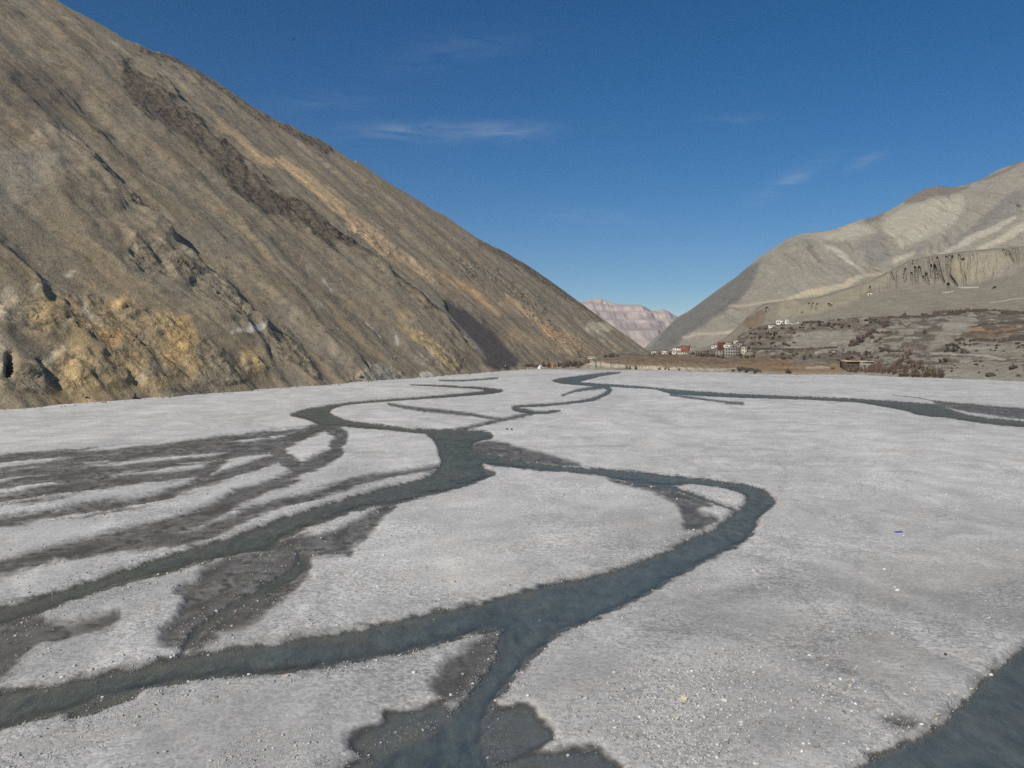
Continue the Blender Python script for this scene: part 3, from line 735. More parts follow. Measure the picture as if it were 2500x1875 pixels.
paint(lc, lpx, lpy, [cv('N', [(220, 660), (450, 650), (640, 660), (720, 790), (560, 830), (330, 830), (230, 760)])], lin(196, 184, 158), .8, 3, nz=wob, wob=3)
paint(lc, lpx, lpy, [cv('N', [(330, 840, 40), (600, 900, 60), (850, 1020, 60), (1080, 1180, 60)])], lin(166, 160, 146), .5, 4, nz=wob, wob=4)
# scattered small outcrops and scrub, each with its own colour
spk = fbm(a / 3.4, s / 3.4, 3, 171); spk2 = fbm(a / 9, s / 9, 3, 173)
lc *= (1 - .42 * sst(.26, .46, spk) * sst(-.25, .3, spk2))[:, None]
lc *= (1 + .32 * sst(.30, .52, -spk) * (.35 + .65 * sst(-.1, .4, rock)))[:, None]
M_LEFT = mat_rock("brown_scree_rock", .8, .14, .30, .12, .35, .6, rocky=True)
left_mtn = structure(mesh_obj("mountain", LV, grid_faces(*AA.shape), M_LEFT, smooth=True, attrs={"Col": np.clip(lc, .01, 1), "Rock": np.clip(rock0, 0, 1)}))

# ------------------------------------------------------------------ terrain given as profiles: for a bearing, heights and distances from the foot up
def profile_surface(cols, pxs_, nrow, blur=5, wD=.05):
    cpx = np.array([c_[0] for c_ in cols], float)
    tt = np.linspace(0, 1, nrow)
    PYc, Dc = [], []
    for _, pr in cols:
        pr = np.array(pr, float)
        L = np.concatenate([[0], np.cumsum(np.abs(np.diff(pr[:, 0])) + wD * np.abs(np.diff(pr[:, 1])) + .2)]); L /= L[-1]
        PYc.append(np.interp(tt, L, pr[:, 0])); Dc.append(np.interp(tt, L, pr[:, 1]))
    PYc, Dc = np.array(PYc), np.array(Dc)
    PY = np.stack([np.interp(pxs_, cpx, PYc[:, j]) for j in range(nrow)])
    DD = np.stack([np.interp(pxs_, cpx, Dc[:, j]) for j in range(nrow)])
    if blur:
        k = np.ones(blur) / blur
        pad = blur // 2
        f = lambda M: np.stack([np.convolve(np.pad(r, pad, mode='edge'), k, 'valid') for r in M])
        PY, DD = f(PY), f(DD)
    PX = np.broadcast_to(pxs_[None, :], PY.shape)
    return PX, PY, DD


# far banded mountains at the head of the valley
fsil = [(1300, 742), (1380, 738)] + cv('N', [(150, 260), (300, 215), (480, 213), (600, 248), (720, 290), (850, 318), (950, 325), (1080, 322), (1180, 316), (1300, 368), (1400, 428), (1500, 438), (1600, 398), (1700, 430), (1780, 490), (1850, 530)]) + [(1700, 780), (1850, 760), (2000, 765)]
fx = np.arange(1290, 1990, 2.0)
fy = np.interp(fx, [p[0] for p in fsil], [p[1] for p in fsil])
nrow = 110
fvv = np.linspace(0, 1.25, nrow)
PXf, FV = np.meshgrid(fx, fvv)
fyg = np.broadcast_to(fy[None, :], PXf.shape)
zt = (HY - fyg) / F * 8600 + CAM_H
zz = np.where(FV <= 1, FV * zt, zt - (FV - 1) * zt * .9)
Dm = 6200 + 2400 * FV
XX = (PXf - CX) / F * 8600 * (.86 + .14 * FV)
flute = fbm(XX / 120, zz / 900, 4, 201) * 90 + fbm(XX / 420, zz / 500, 3, 205) * 220 * sst(0, .3, FV)
stepn = zz / 95.0 + fbm(XX / 900, XX * 0, 3, 207) * .5
zs = (np.floor(stepn) + sst(.25, .75, stepn - np.floor(stepn))) * 95.0 - (stepn * 95 - zz)
keep = sst(1.0, .9, FV)
zq = zz * (1 - .5 * keep) + zs * .5 * keep
q = Dm + flute * keep
Xf = XX
fpy = HY - F * (zq - CAM_H) / (6200 + 2400 * np.clip(FV, 0, 1)); fpx = PXf.ravel(); fpyr = fpy.ravel()
fcn = (fbm(XX.ravel() / 260, zz.ravel() / 60, 4, 211), fbm(XX.ravel() / 200, zz.ravel() / 40, 4, 213))
fc = np.tile(lin(174, 160, 148)[None, :], (fpx.size, 1)) * (1 + .12 * fcn[0])[:, None]
kwf = dict(nz=fcn, wob=5)
paint(fc, fpx, fpyr, [cv('N', [(150, 380, 60), (400, 390, 70), (700, 400, 70), (1000, 420, 60), (1300, 480, 90), (1600, 560, 120), (1800, 560, 80)])], lin(196, 180, 168), .6, 5, **kwf)
paint(fc, fpx, fpyr, [cv('N', [(1000, 480, 50), (1250, 500, 70), (1500, 560, 70)])], lin(200, 180, 158), .6, 4, **kwf)
paint(fc, fpx, fpyr, [cv('N', [(350, 490, 40), (700, 500, 60), (1000, 520, 50)])], lin(164, 148, 142), .6, 4, **kwf)
paint(fc, fpx, fpyr, [cv('N', [(800, 600, 40), (1000, 620, 36), (1300, 660, 40), (1600, 700, 70)])], lin(198, 184, 174), .6, 3, **kwf)
paint(fc, fpx, fpyr, [cv('N', [(600, 690), (800, 650), (1100, 655), (1330, 690), (1400, 760), (1620, 770), (1500, 830), (900, 820), (700, 790)])], lin(158, 140, 134), .7, 3, **kwf)
paint(fc, fpx, fpyr, [cv('N', [(800, 830), (1650, 830), (1600, 950), (1300, 1150), (1200, 1150), (1000, 950)])], lin(152, 140, 136), .7, 4, **kwf)
structure(mesh_obj("far_mountain", np.stack([Xf.ravel(), q.ravel(), zq.ravel()], 1), grid_faces(*PXf.shape), mat_rock("banded_red_rock", .02, .004, .12, .1, .5, 12.0), smooth=True, attrs={"Col": np.clip(fc, .01, 1)}))

# the mountain on the right
rsil = [(1566, 853), (1576, 847), (1590, 833), (1617, 809), (1630, 798), (1650, 776), (1682, 759), (1700, 746), (1720, 731), (1753, 707), (1776, 690), (1799, 675), (1819, 657), (1845, 634), (1881, 610), (1917, 587), (1931, 578), (1964, 569), (2011, 565), (2054, 554), (2101, 536), (2134, 529), (2167, 515), (2203, 495), (2224, 478), (2257, 462), (2290, 453), (2322, 458), (2369, 448), (2405, 433), (2434, 415), (2500, 392), (2700, 320), (3000, 240), (3600, 180)]
rx_ = np.concatenate([np.arange(1540, 2530, 2.2), np.linspace(2540, 3600, 60)])
ry_ = np.interp(rx_, [p[0] for p in rsil], [p[1] for p in rsil])
ry_[rx_ < 1566] = 856
Dbase = np.interp(rx_, [1540, 1576, 1700, 1900, 2100, 2500, 3000, 3600], [2300, 2250, 1900, 1700, 1600, 1500, 1300, 1100])
Dtop = np.interp(rx_, [1540, 1576, 1620, 1700, 1800, 1931, 2100, 2290, 2500, 3000, 3600], [2300, 2260, 2300, 2320, 2330, 2330, 2350, 2420, 2400, 2100, 1800])
nR = 175
vv = np.concatenate([np.linspace(0, 1, nR - 12), 1 + np.linspace(.01, .4, 12)])
VV, RX = np.meshgrid(vv, rx_, indexing='ij')
RYt = ry_[None, :]; Db = Dbase[None, :]; Dt = Dtop[None, :]
ztop = CAM_H - (RYt - HY) / F * Dt; zbase = CAM_H - (872 - HY) / F * Db
RD = Db + (Dt - Db) * np.clip(VV, 0, 1) + np.clip(VV - 1, 0, 1) * 900
RZ = zbase + (ztop - zbase) * np.where(VV <= 1, VV, 1 - (VV - 1) * 1.1)
RXw = (RX - CX) / F * RD
rpx = RX.ravel(); rpy = (HY - F * (RZ - CAM_H) / RD).ravel()
rwx, rwz, rv = RXw.ravel(), RZ.ravel(), VV.ravel()
rn = (fbm(rwx / 70, rwz / 70, 4, 301), fbm(rwx / 70, rwz / 70, 4, 302))
GUL = [cv('R', [(1135, 870, 26), (1090, 780, 20), (1030, 700, 10), (980, 650, 4)]), cv('R', [(1135, 870, 24), (1180, 800, 14), (1270, 720, 8)]), cv('R', [(1410, 725, 26), (1350, 670, 16), (1280, 610, 8), (1200, 560, 3)]), cv('R', [(1410, 725, 24), (1470, 690, 14), (1600, 560, 8), (1700, 450, 4)]),
       cv('R', [(1640, 745, 20), (1830, 600, 20), (2000, 430, 14), (2212, 290, 10)]), cv('R', [(860, 800, 20), (820, 720, 10), (780, 660, 5)]), cv('R', [(560, 870, 10), (640, 760, 6)])]
carve = np.zeros(rpx.shape)
for g_ in GUL: carve = np.maximum(carve, sst(26, -8, sd_stroke(rpx + rn[0] * 6, rpy + rn[1] * 6, g_)))
tp = sst(1.0, .85, rv) * sst(0, .08, rv)
rd = -ridged(rwx / 110 + rn[0] * .5, rwz / 330, 4, 311) * 32 * tp - ridged(rwx / 34 + rn[0] * .7, rwz / 150, 4, 312) * 7 * tp - fbm(rwx / 30, rwz / 80, 4, 313) * 5 * (.25 + .75 * tp) + carve * 16 * tp
rY2 = RD.ravel() + rd; rX2 = rwx * rY2 / RD.ravel()
rbase = lin(145, 139, 123)
rc = rbase[None, :] * (1 + .08 * rn[0] + .13 * fbm(rwx / 16 + rn[1], rwz / 160, 4, 321))[:, None]
kr = dict(nz=rn, wob=8)
dgrey = lin(106, 103, 98)
paint(rc, rpx, rpy, [cv('V', [(600, 800), (640, 740), (840, 540), (1040, 400), (1300, 205), (1560, 10), (1700, -60), (1640, 110), (1560, 230), (1450, 330), (1300, 430), (1050, 610), (840, 730), (800, 790)])], dgrey, .8, 6, **kr)
paint(rc, rpx, rpy, [cv('V', [(820, 740, 20), (1050, 600, 46), (1300, 430, 60), (1450, 320, 60), (1560, 210, 50)])], lin(106, 101, 98), .6, 6, **kr)
paint(rc, rpx, rpy, [cv('R', [(1380, 410), (1450, 345), (1540, 300), (1630, 275), (1720, 290), (1880, 262), (1800, 320), (1600, 370), (1480, 412)]), cv('R', [(1130, 520), (1290, 450), (1250, 515), (1160, 548)]), cv('R', [(1850, 280), (2212, 105), (2212, 140), (1950, 260)])], lin(118, 108, 98), .8, 4, **kr)
paint(rc, rpx, rpy, [cv('R', [(1050, 690), (1240, 620), (1320, 700), (1300, 790), (1180, 835), (1140, 800), (1110, 720)]), cv('R', [(1420, 720), (1480, 690), (1560, 710), (1540, 745), (1420, 760)]), cv('R', [(1640, 740), (1840, 590), (2000, 430), (2212, 270), (2212, 480), (2060, 590), (1880, 660), (1700, 745)])], lin(128, 123, 116), .75, 6, **kr)
paint(rc, rpx, rpy, [cv('R', [(760, 620), (880, 610), (1120, 530), (1240, 600), (1080, 640), (900, 650)]), cv('R', [(1260, 520), (1400, 420), (1600, 400), (1800, 330), (1820, 430), (1700, 600), (1560, 640), (1400, 700), (1280, 610)])], lin(178, 171, 152), .65, 8, **kr)
paint(rc, rpx, rpy, [cv('R', [(880, 690, 14), (960, 740, 30), (1080, 830, 30), (1130, 880, 12)]), cv('R', [(1270, 580, 14), (1340, 640, 20), (1400, 700, 14)]), cv('R', [(1330, 800, 30), (1420, 770, 40), (1470, 740, 20)]), cv('R', [(1660, 740, 20), (1850, 660, 44), (2050, 560, 40), (2150, 500, 20)]), cv('R', [(1900, 715, 20), (2060, 660, 50), (2212, 560, 60)])], lin(186, 178, 158), .75, 5, **kr)
paint(rc, rpx, rpy, [cv('R', [(220, 1100, 8), (450, 1075, 12), (640, 1050, 14), (700, 1030, 30), (820, 1000, 46), (950, 970, 40), (1100, 905, 30), (1260, 870, 26)]), cv('V', [(1000, 640, 20), (1150, 600, 20), (1300, 610, 20), (1450, 590, 24)]), cv('V', [(1240, 625, 10), (1400, 605, 16), (1480, 570, 10)])], lin(188, 174, 146), .75, 4, **kr)
paint(rc, rpx, rpy, [cv('V', [(1050, 680, 30), (1200, 660, 40), (1400, 650, 30)])], lin(150, 138, 128), .7, 4, **kr)
M_RIGHT = mat_rock("pale_shale_rock", .22, .05, .13, .11, .8, 4.0)
structure(mesh_obj("mountain", np.stack([rX2, rY2, rwz], 1), grid_faces(*VV.shape), M_RIGHT, smooth=True, attrs={"Col": np.clip(rc, .01, 1)}))

# the conglomerate bench with its fluted cliff
BCOLS = [(1640, [(870, 1350), (864, 1360), (863, 1370), (862, 1380), (862, 1500)]),
         (1715, [(868, 1240), (855, 1260), (852, 1270), (851, 1280), (851, 1500)]),
         (1765, [(858, 1170), (840, 1205), (833, 1215), (829, 1225), (829, 1480)]),
         (1800, [(838, 1135), (816, 1180), (807, 1195), (800, 1210), (799, 1480)]),
         (1826, [(822, 1130), (802, 1165), (787, 1190), (772, 1215), (771, 1500)]),
         (1862, [(818, 1125), (790, 1160), (770, 1185), (742, 1225), (741, 1520)]),
         (2000, [(803, 1040), (774, 1095), (757, 1130), (725, 1180), (724, 1500)]),
         (2116, [(795, 995), (748, 1085), (724, 1125), (690, 1170), (689, 1500)]),
         (2170, [(794, 970), (732, 1080), (708, 1125), (664, 1170), (662, 1500)]),
         (2224, [(793, 940), (715, 1090), (694, 1125), (636, 1165), (634, 1500)]),
         (2279, [(788, 918), (712, 1080), (694, 1118), (625, 1155), (623, 1500)]),
         (2350, [(784, 905), (705, 1065), (696, 1098), (616, 1140), (614, 1480)]),
         (2423, [(782, 900), (690, 1050), (676, 1080), (609, 1125), (607, 1480)]),
         (2500, [(780, 880), (672, 1040), (648, 1070), (603, 1110), (601, 1480)]),
         (2800, [(770, 780), (660, 980), (630, 1010), (590, 1050), (588, 1450)]),
         (3400, [(760, 620), (650, 900), (620, 930), (580, 960), (578, 1400)])]
bxs = np.concatenate([np.arange(1640, 2100, 2.0), np.arange(2100, 2530, 1.1), np.linspace(2545, 3400, 40)])
BPX, BPY, BDD = profile_surface(BCOLS, bxs, 190, 9)
bpx, bpy_, bdd = BPX.ravel(), BPY.ravel(), BDD.ravel()
bwx, bwy, bwz = P(bpx, bpy_, bdd)
bn = (fbm(bwx / 40, bwz / 40, 4, 401), fbm(bwx / 40, bwz / 40, 4, 402))
topy = np.interp(bpx, [c_[0] for c_ in BCOLS], [c_[1][3][0] for c_ in BCOLS]); cby = np.interp(bpx, [c_[0] for c_ in BCOLS], [c_[1][2][0] for c_ in BCOLS])
cliff = sst(-1, 5, bpy_ - topy) * sst(14, -10, bpy_ - cby)
bu = bpx * .56                                            # metres along the cliff
flt = ridged(bu / 13 + bn[0] * .3, bwz / 160, 4, 411)
brd = -flt * 6.0 * cliff - fbm(bu / 45, bwz / 120, 3, 415) * 8 * sst(0, 4, bpy_ - topy) - fbm(bwx / 9, bwz / 14, 4, 417) * 1.4
SLOTS = [cv('S', p_) for p_ in ([(612, 530, 4), (604, 600, 24), (604, 660, 30), (610, 700, 8)], [(740, 510, 6), (750, 590, 26), (760, 660, 32), (775, 710, 8)], [(795, 510, 8), (805, 560, 22), (820, 620, 6)],
        [(893, 600, 6), (895, 650, 24), (910, 700, 24), (930, 740, 6)], [(955, 490, 6), (960, 570, 8), (965, 660, 5)], [(1000, 490, 8), (1008, 540, 34), (1025, 610, 22), (1040, 680, 14)],
        [(1042, 390, 8), (1058, 480, 18), (1072, 580, 22), (1090, 640, 22), (1130, 710, 8)], [(1160, 370, 8), (1165, 440, 10), (1175, 520, 14)], [(1203, 360, 10), (1208, 460, 16), (1198, 540, 38), (1190, 620, 26), (1250, 690, 26), (1305, 765, 8)],
        [(1330, 350, 6), (1360, 450, 10), (1375, 520, 10)], [(1392, 410, 24), (1388, 500, 20), (1395, 600, 22), (1412, 680, 20), (1418, 750, 8)], [(405, 560, 4), (430, 630, 10), (452, 685, 4)],
        [(1185, 740, 18), (1190, 780, 20), (1205, 815, 6)], [(135, 780, 6), (132, 820, 14), (130, 840, 5)], [(2115, 255, 14), (2125, 330, 22), (2138, 410, 10)], [(1990, 290, 14), (2030, 350, 22), (2070, 440, 10)], [(1940, 280, 10), (1970, 350, 12)], [(2065, 270, 8), (2075, 380, 8)],
        [(690, 590, 4), (697, 640, 12), (702, 690, 4)], [(850, 640, 4), (868, 700, 6)], [(990, 360, 5), (985, 430, 8)], [(920, 380, 4), (925, 460, 5)], [(1240, 370, 6), (1245, 430, 6)], [(740, 395, 30), (735, 440, 40), (720, 465, 14)], [(1800, 800, 10), (1830, 780, 8)])]
SLOTS += [cv('T', p_) for p_ in ([(535, 90, 16), (540, 130, 26), (530, 160, 8)], [(1290, 10, 10), (1300, 60, 10)], [(1360, 10, 8), (1330, 130, 10)], [(1440, 20, 8), (1430, 140, 6)], [(1650, 20, 10), (1680, 50, 24)], [(1170, 170, 14), (1176, 190, 12)])]
slot = np.zeros(bpx.shape)
for s_ in SLOTS: slot = np.maximum(slot, sst(2.4, -1.3, sd_stroke(bpx + bn[0] * 2, bpy_, s_, 2, 12)))
pil = sst(2165, 2190, bpx) * sst(2385, 2355, bpx) + sst(2430, 2450, bpx)
brd = brd + np.maximum(0, .15 - ridged(bu / 7 + bn[0] * .3, bwz / 250, 3, 419)) * 12 * cliff * pil
brd = brd + slot * 12 * (.8 + .5 * bn[1])
bwy2 = bwy + brd
bbase = lin(132, 125, 110)
bc = bbase[None, :] * (1 + .07 * bn[0] + .08 * fbm(bwx / 8, bwz / 60, 4, 421))[:, None]
kb = dict(nz=bn, wob=5)
paint(bc, bpx, bpy_, [cv('S', [(1220, 420), (1380, 380), (1700, 300), (1950, 300), (2060, 420), (2080, 470), (1700, 660), (1480, 740), (1340, 720), (1250, 620)])], lin(154, 144, 124), .7, 5, **kb)
paint(bc, bpx, bpy_, [cv('T', [(90, 410), (110, 350), (200, 250), (300, 190), (370, 135), (440, 130), (520, 150), (510, 250), (470, 360), (350, 430), (200, 440)])], lin(118, 103, 86), .9, 3, **kb)
paint(bc, bpx, bpy_, [cv('W', [(0, 300), (150, 300), (200, 350), (500, 250), (900, 130), (1000, 60), (1000, 140), (800, 240), (500, 400), (100, 460), (0, 470)])], lin(160, 150, 126), .4, 5, **kb)
paint(bc, bpx, bpy_, [cv('S', [(1330, 780, 10), (1420, 785, 16), (1600, 780, 10)]), cv('S', [(1110, 855, 8), (1200, 850, 12), (1260, 830, 6)]), cv('S', [(1750, 990, 5), (1950, 960, 8), (2060, 940, 6), (2212, 930, 3)])], lin(205, 196, 174), .8, 1.5)
paint(bc, bpx, bpy_, [cv('S', [(1500, 740, 40), (1800, 640, 60), (2000, 560, 70), (2212, 480, 60)])], lin(146, 136, 126), .6, 6, **kb)
M_BENCH = mat_rock("conglomerate_bench", .35, .06, .18, .12, .8, 2.0)
structure(mesh_obj("bench_cliff", np.stack([bwx * bwy2 / bwy, bwy2, bwz], 1), grid_faces(*BPX.shape), M_BENCH, smooth=True, attrs={"Col": np.clip(bc, .01, 1)}))

# the terraced ground of the village
def ft(py): return CAM_H * F / (py - HY)
VCOLS = [(1180, [(902, 985), (898, 1000), (893, 1060), (888, 1150), (884, 1300), (880, 1600)]),
         (1290, [(902, 985), (899, 990), (894, 1010), (887, 1080), (880, 1250), (872, 1700)]),
         (1415, [(902.5, 975), (899, 980), (893, 990), (886, 1010), (878, 1120), (868, 1700)]),
         (1432, [(903, 965), (899, 968), (888, 972), (880, 980), (875, 1080), (862, 1700)]),
         (1520, [(904, 950), (900, 952), (888, 956), (879, 968), (868, 1120), (858, 1700)]),
         (1600, [(906, 918), (901, 920), (893, 924), (884, 945), (868, 1060), (862, 1180), (857, 1700)]),
         (1700, [(908, 885), (903, 887), (897, 893), (884, 930), (868, 1040), (864, 1110), (860, 1250), (857, 1600)]),
         (1760, [(909, 870), (904, 873), (898, 880), (884, 930), (869, 1030), (863, 1060), (850, 1090), (846, 1160), (845, 1500)]),
         (1810, [(911, 842), (906, 846), (899, 860), (884, 920), (870, 1000), (862, 1030), (845, 1070), (830, 1110), (815, 1150), (812, 1400)]),
         (1850, [(914, 802), (909, 806), (902, 820), (886, 890), (872, 960), (864, 990), (846, 1030), (825, 1070), (803, 1120), (796, 1160), (795, 1400)]),
         (1900, [(914, 797), (909, 802), (903, 815), (888, 865), (872, 930), (862, 960), (850, 985), (830, 1020), (810, 1055), (798, 1080), (790, 1110), (788, 1350)]),
         (2000, [(914.5, 792), (909, 797), (903, 812), (888, 855), (872, 900), (860, 928), (852, 940), (830, 975), (806, 1008), (795, 1025), (782, 1055), (778, 1300)]),
         (2100, [(914.5, 790), (909, 795), (900, 815), (886, 848), (870, 880), (852, 910), (835, 935), (815, 960), (800, 978), (788, 993), (774, 1020), (771, 1300)]),
         (2200, [(921, 720), (914, 728), (903, 742), (888, 768), (872, 800), (856, 830), (840, 858), (822, 885), (800, 918), (786, 940), (772, 962), (768, 1250)]),
         (2300, [(924, 691), (914, 702), (900, 718), (882, 745), (866, 772), (858, 785), (838, 815), (818, 842), (795, 872), (776, 900), (764, 925), (760, 1200)]),
         (2400, [(927.5, 660), (916, 672), (900, 690), (884, 712), (870, 730), (866, 738), (848, 762), (831, 783), (823, 790), (803, 845), (790, 862), (766, 908), (757, 925), (752, 1200)]),
         (2500, [(932, 623), (920, 634), (903, 652), (888, 672), (877, 688), (872, 697), (850, 722), (830, 745), (818, 755), (797, 825), (786, 838), (764, 885), (755, 900), (748, 1150)]),
         (2800, [(950, 512), (930, 530), (905, 555), (885, 575), (875, 588), (868, 600), (845, 625), (825, 645), (812, 655), (790, 715), (780, 730), (755, 790), (745, 810), (735, 1100)]),
         (3600, [(990, 366), (965, 380), (930, 400), (905, 420), (890, 432), (880, 445), (850, 470), (825, 490), (810, 500), (785, 560), (775, 575), (745, 640), (730, 660), (720, 1000)])]
vxs = np.concatenate([np.linspace(1180, 1240, 12)[:-1], np.arange(1240, 2540, 2.0), np.linspace(2545, 3600, 50)])
VPX, VPY, VDD = profile_surface(VCOLS, vxs, 200, 7)
vpx, vpy, vdd = VPX.ravel(), VPY.ravel(), VDD.ravel()
vwx, vwy, vwz = P(vpx, vpy, vdd)
vwx, vwy, vwz = vwx.copy(), vwy.copy(), vwz.copy()
vn = (fbm(vwx / 26, vwy / 26, 4, 501), fbm(vwx / 26, vwy / 26, 4, 502))
z0 = vwz.copy()
open_ = np.zeros(vpx.shape)                              # bare scree slopes between the terraces
for s_ in (cv('T', [(770, 800), (950, 690), (1200, 520), (1500, 470), (1900, 470), (2150, 520), (2080, 640), (2000, 780), (1400, 820)]),
           cv('X', [(280, 820), (450, 500), (700, 380), (1000, 400), (950, 560), (560, 760), (500, 900), (150, 1050), (60, 980)]),
           cv('X', [(850, 1020), (1100, 900), (1885, 880), (1885, 1160), (1300, 1090)]), cv('X', [(560, 1300), (1000, 1200), (1885, 1230), (1885, 1600), (900, 1540), (560, 1500)])):
    open_ = np.maximum(open_, sst(5, -5, sd_poly(vpx + vn[0] * 5, vpy + vn[1] * 4, s_)))
flatf = sst(1400, 1480, vpx) * sst(2080, 1900, vpx) * sst(862, 870, vpy)   # the brown fields of the valley floor
stp = np.where(flatf > .5, 1.6, 3.4)
zz_ = z0 + vn[0] * 3.0
kz = zz_ / stp; fl_ = np.floor(kz); frc = kz - fl_
stair = (fl_ + sst(.74, .97, frc)) * stp - vn[0] * 3.0
tmask = (1 - open_) * sst(4, 9, z0) * .8 * np.maximum(sst(-.1, .35, fbm(vwx / 60, vwy / 60, 3, 505)), flatf)
vwz = vwz * (1 - tmask) + stair * tmask
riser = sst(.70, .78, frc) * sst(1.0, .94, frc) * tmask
vwz += fbm(vwx / 7, vwy / 7, 4, 511) * .5 + fbm(vwx / 30, vwy / 30, 3, 513) * 1.0 * sst(0, 6, z0)
# gullied edge of the low bank by the gravel
bnk = sst(0.2, 3, z0) * sst(13, 8, z0) * sst(1420, 1450, vpx) * sst(1900, 1800, vpx)
vwy = vwy + np.maximum(0, ridged(vwx / 9, vwx * 0, 3, 517) - .25) * 10 * bnk
vc = lin(132, 127, 113)[None, :] * (1 + .09 * vn[0] + .10 * fbm(vwx / 6, vwy / 6, 4, 521))[:, None]
brown, dkb, oliv = lin(134, 112, 86), lin(88, 78, 70), lin(120, 113, 96)
kv = dict(nz=vn, wob=5)
paint(vc, vpx, vpy, [cv('Q', [(1040, 540), (1500, 500), (2212, 440), (2400, 560), (2212, 640), (1600, 610), (1100, 570)]), cv('M', [(-400, 640), (400, 640), (1000, 650), (1500, 660), (2212, 640), (2500, 700), (2500, 960), (1900, 920), (1400, 860), (600, 850), (-400, 840)])], brown, .8, 4, **kv)
paint(vc, vpx, vpy, [cv('T', [(0, 990), (600, 1030), (1000, 1040), (1500, 1080), (1950, 1050), (1980, 1250), (1200, 1260), (300, 1230), (0, 1180)]), cv('X', [(840, 700), (900, 600), (1200, 560), (1885, 520), (1885, 680), (1500, 740), (1000, 800), (860, 770)])], lin(140, 114, 82), .75, 4, **kv)
paint(vc, vpx, vpy, [cv('T', [(640, 900), (1100, 880), (1900, 880), (2212, 830), (2212, 1020), (1500, 1010), (900, 990)]), cv('T', [(0, 420), (500, 430), (900, 380), (1300, 380), (2000, 280), (2212, 280), (2212, 460), (1500, 460), (1000, 520), (800, 700), (500, 800), (0, 760)])], lin(112, 105, 88), .65, 6, **kv)
# winter scrub and dry-stone rubble: patchy dark ground
dpt = fbm(vwx / 10 + 7, vwy / 22, 4, 531); dp2 = fbm(vwx / 45, vwy / 45, 3, 533)
dk = sst(-.10, .16, dpt + .45 * dp2 + .25 * fbm(vwx / 3.5, vwy / 6, 3, 535)) * (1 - .8 * open_) * (1 - .7 * flatf) * sst(5, 10, z0)
vc = vc * (1 - .85 * dk[:, None]) + dkb[None, :] * .85 * dk[:, None]
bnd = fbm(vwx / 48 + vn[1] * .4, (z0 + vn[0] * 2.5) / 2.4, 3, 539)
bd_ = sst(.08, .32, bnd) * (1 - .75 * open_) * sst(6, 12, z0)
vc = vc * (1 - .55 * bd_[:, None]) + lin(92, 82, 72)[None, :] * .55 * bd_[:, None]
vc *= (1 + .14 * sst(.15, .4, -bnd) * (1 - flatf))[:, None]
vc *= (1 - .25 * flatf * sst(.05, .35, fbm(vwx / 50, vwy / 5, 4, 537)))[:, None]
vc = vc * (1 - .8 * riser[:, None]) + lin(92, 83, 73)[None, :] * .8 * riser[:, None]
paint(vc, vpx, vpy, [cv('Q', [(1060, 570, 40), (1300, 610, 60), (1550, 640, 40)]), cv('Q', [(1600, 650, 40), (1900, 660, 50), (2212, 670, 30)]), cv('M', [(0, 890, 50), (500, 900, 50), (900, 900, 50), (1300, 890, 36), (1500, 890, 10)])], lin(172, 162, 142), .7, 3, **kv)
paint(vc, vpx, vpy, [cv('X', [(200, 1075, 16), (450, 1080, 22), (800, 1095, 22), (1200, 1120, 26), (1450, 1155, 24), (1885, 1165, 16)]), cv('T', [(1250, 1160, 30), (1500, 1150, 44), (1650, 1150, 20)]), cv('T', [(1400, 880, 16), (1550, 885, 26), (1750, 880, 22)]), cv('U', [(760, 800, 12), (950, 860, 10), (1020, 880, 12)])], lin(172, 165, 152), .7, 2)
paint(vc, vpx, vpy, [cv('Q', [(-100, 610, 60), (300, 620, 50), (700, 640, 40)])], lin(142, 124, 108), .6, 5, **kv)
M_TERR = mat_rock("terrace_earth", .6, .09, .25, .15, .8, .8)
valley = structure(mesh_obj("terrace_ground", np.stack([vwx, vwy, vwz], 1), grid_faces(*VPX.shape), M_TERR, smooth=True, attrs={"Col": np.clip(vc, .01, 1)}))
VZ = vwz.reshape(VPX.shape); VYg = vwy.reshape(VPX.shape)
BZ = bwz.reshape(BPX.shape)


def on_ground(px, py, which='V'):
    """point of the terrain that stands at this place of the photo"""
    PXg, PYg, Dg, Zg = (VPX, VPY, VDD, VZ) if which == 'V' else (BPX, BPY, BDD, BZ)
    j = int(np.argmin(np.abs(PXg[0] - px)))
    i = int(np.argmin(np.abs(PYg[:, j] - py)))
    D = Dg[i, j]
    return (px - CX) / F * D, D, Zg[i, j]


def ground_z(x, y):
    D = y; px = CX + F * x / D
    j = int(np.clip(np.argmin(np.abs(VPX[0] - px)), 0, VPX.shape[1] - 1))
    return float(np.interp(D, VDD[:, j], VZ[:, j]))


# ------------------------------------------------------------------ loose gravel and stones
def ico():
    p = (1 + 5 ** .5) / 2
    v = np.array([(-1, p, 0), (1, p, 0), (-1, -p, 0), (1, -p, 0), (0, -1, p), (0, 1, p), (0, -1, -p), (0, 1, -p), (p, 0, -1), (p, 0, 1), (-p, 0, -1), (-p, 0, 1)], float)
    v /= np.linalg.norm(v[0])
    f = np.array([(0, 11, 5), (0, 5, 1), (0, 1, 7), (0, 7, 10), (0, 10, 11), (1, 5, 9), (5, 11, 4), (11, 10, 2), (10, 7, 6), (7, 1, 8), (3, 9, 4), (3, 4, 2), (3, 2, 6), (3, 6, 8), (3, 8, 9), (4, 9, 5), (2, 4, 11), (6, 2, 10), (8, 6, 7), (9, 8, 1)])
    return v, f


IV, IF = ico()
bed2 = bed.reshape(GX.shape); wet2 = wet.reshape(GX.shape); sand2 = sand.reshape(GX.shape); sdW2 = sdW.reshape(GX.shape); sdV2 = sdV.reshape(GX.shape)


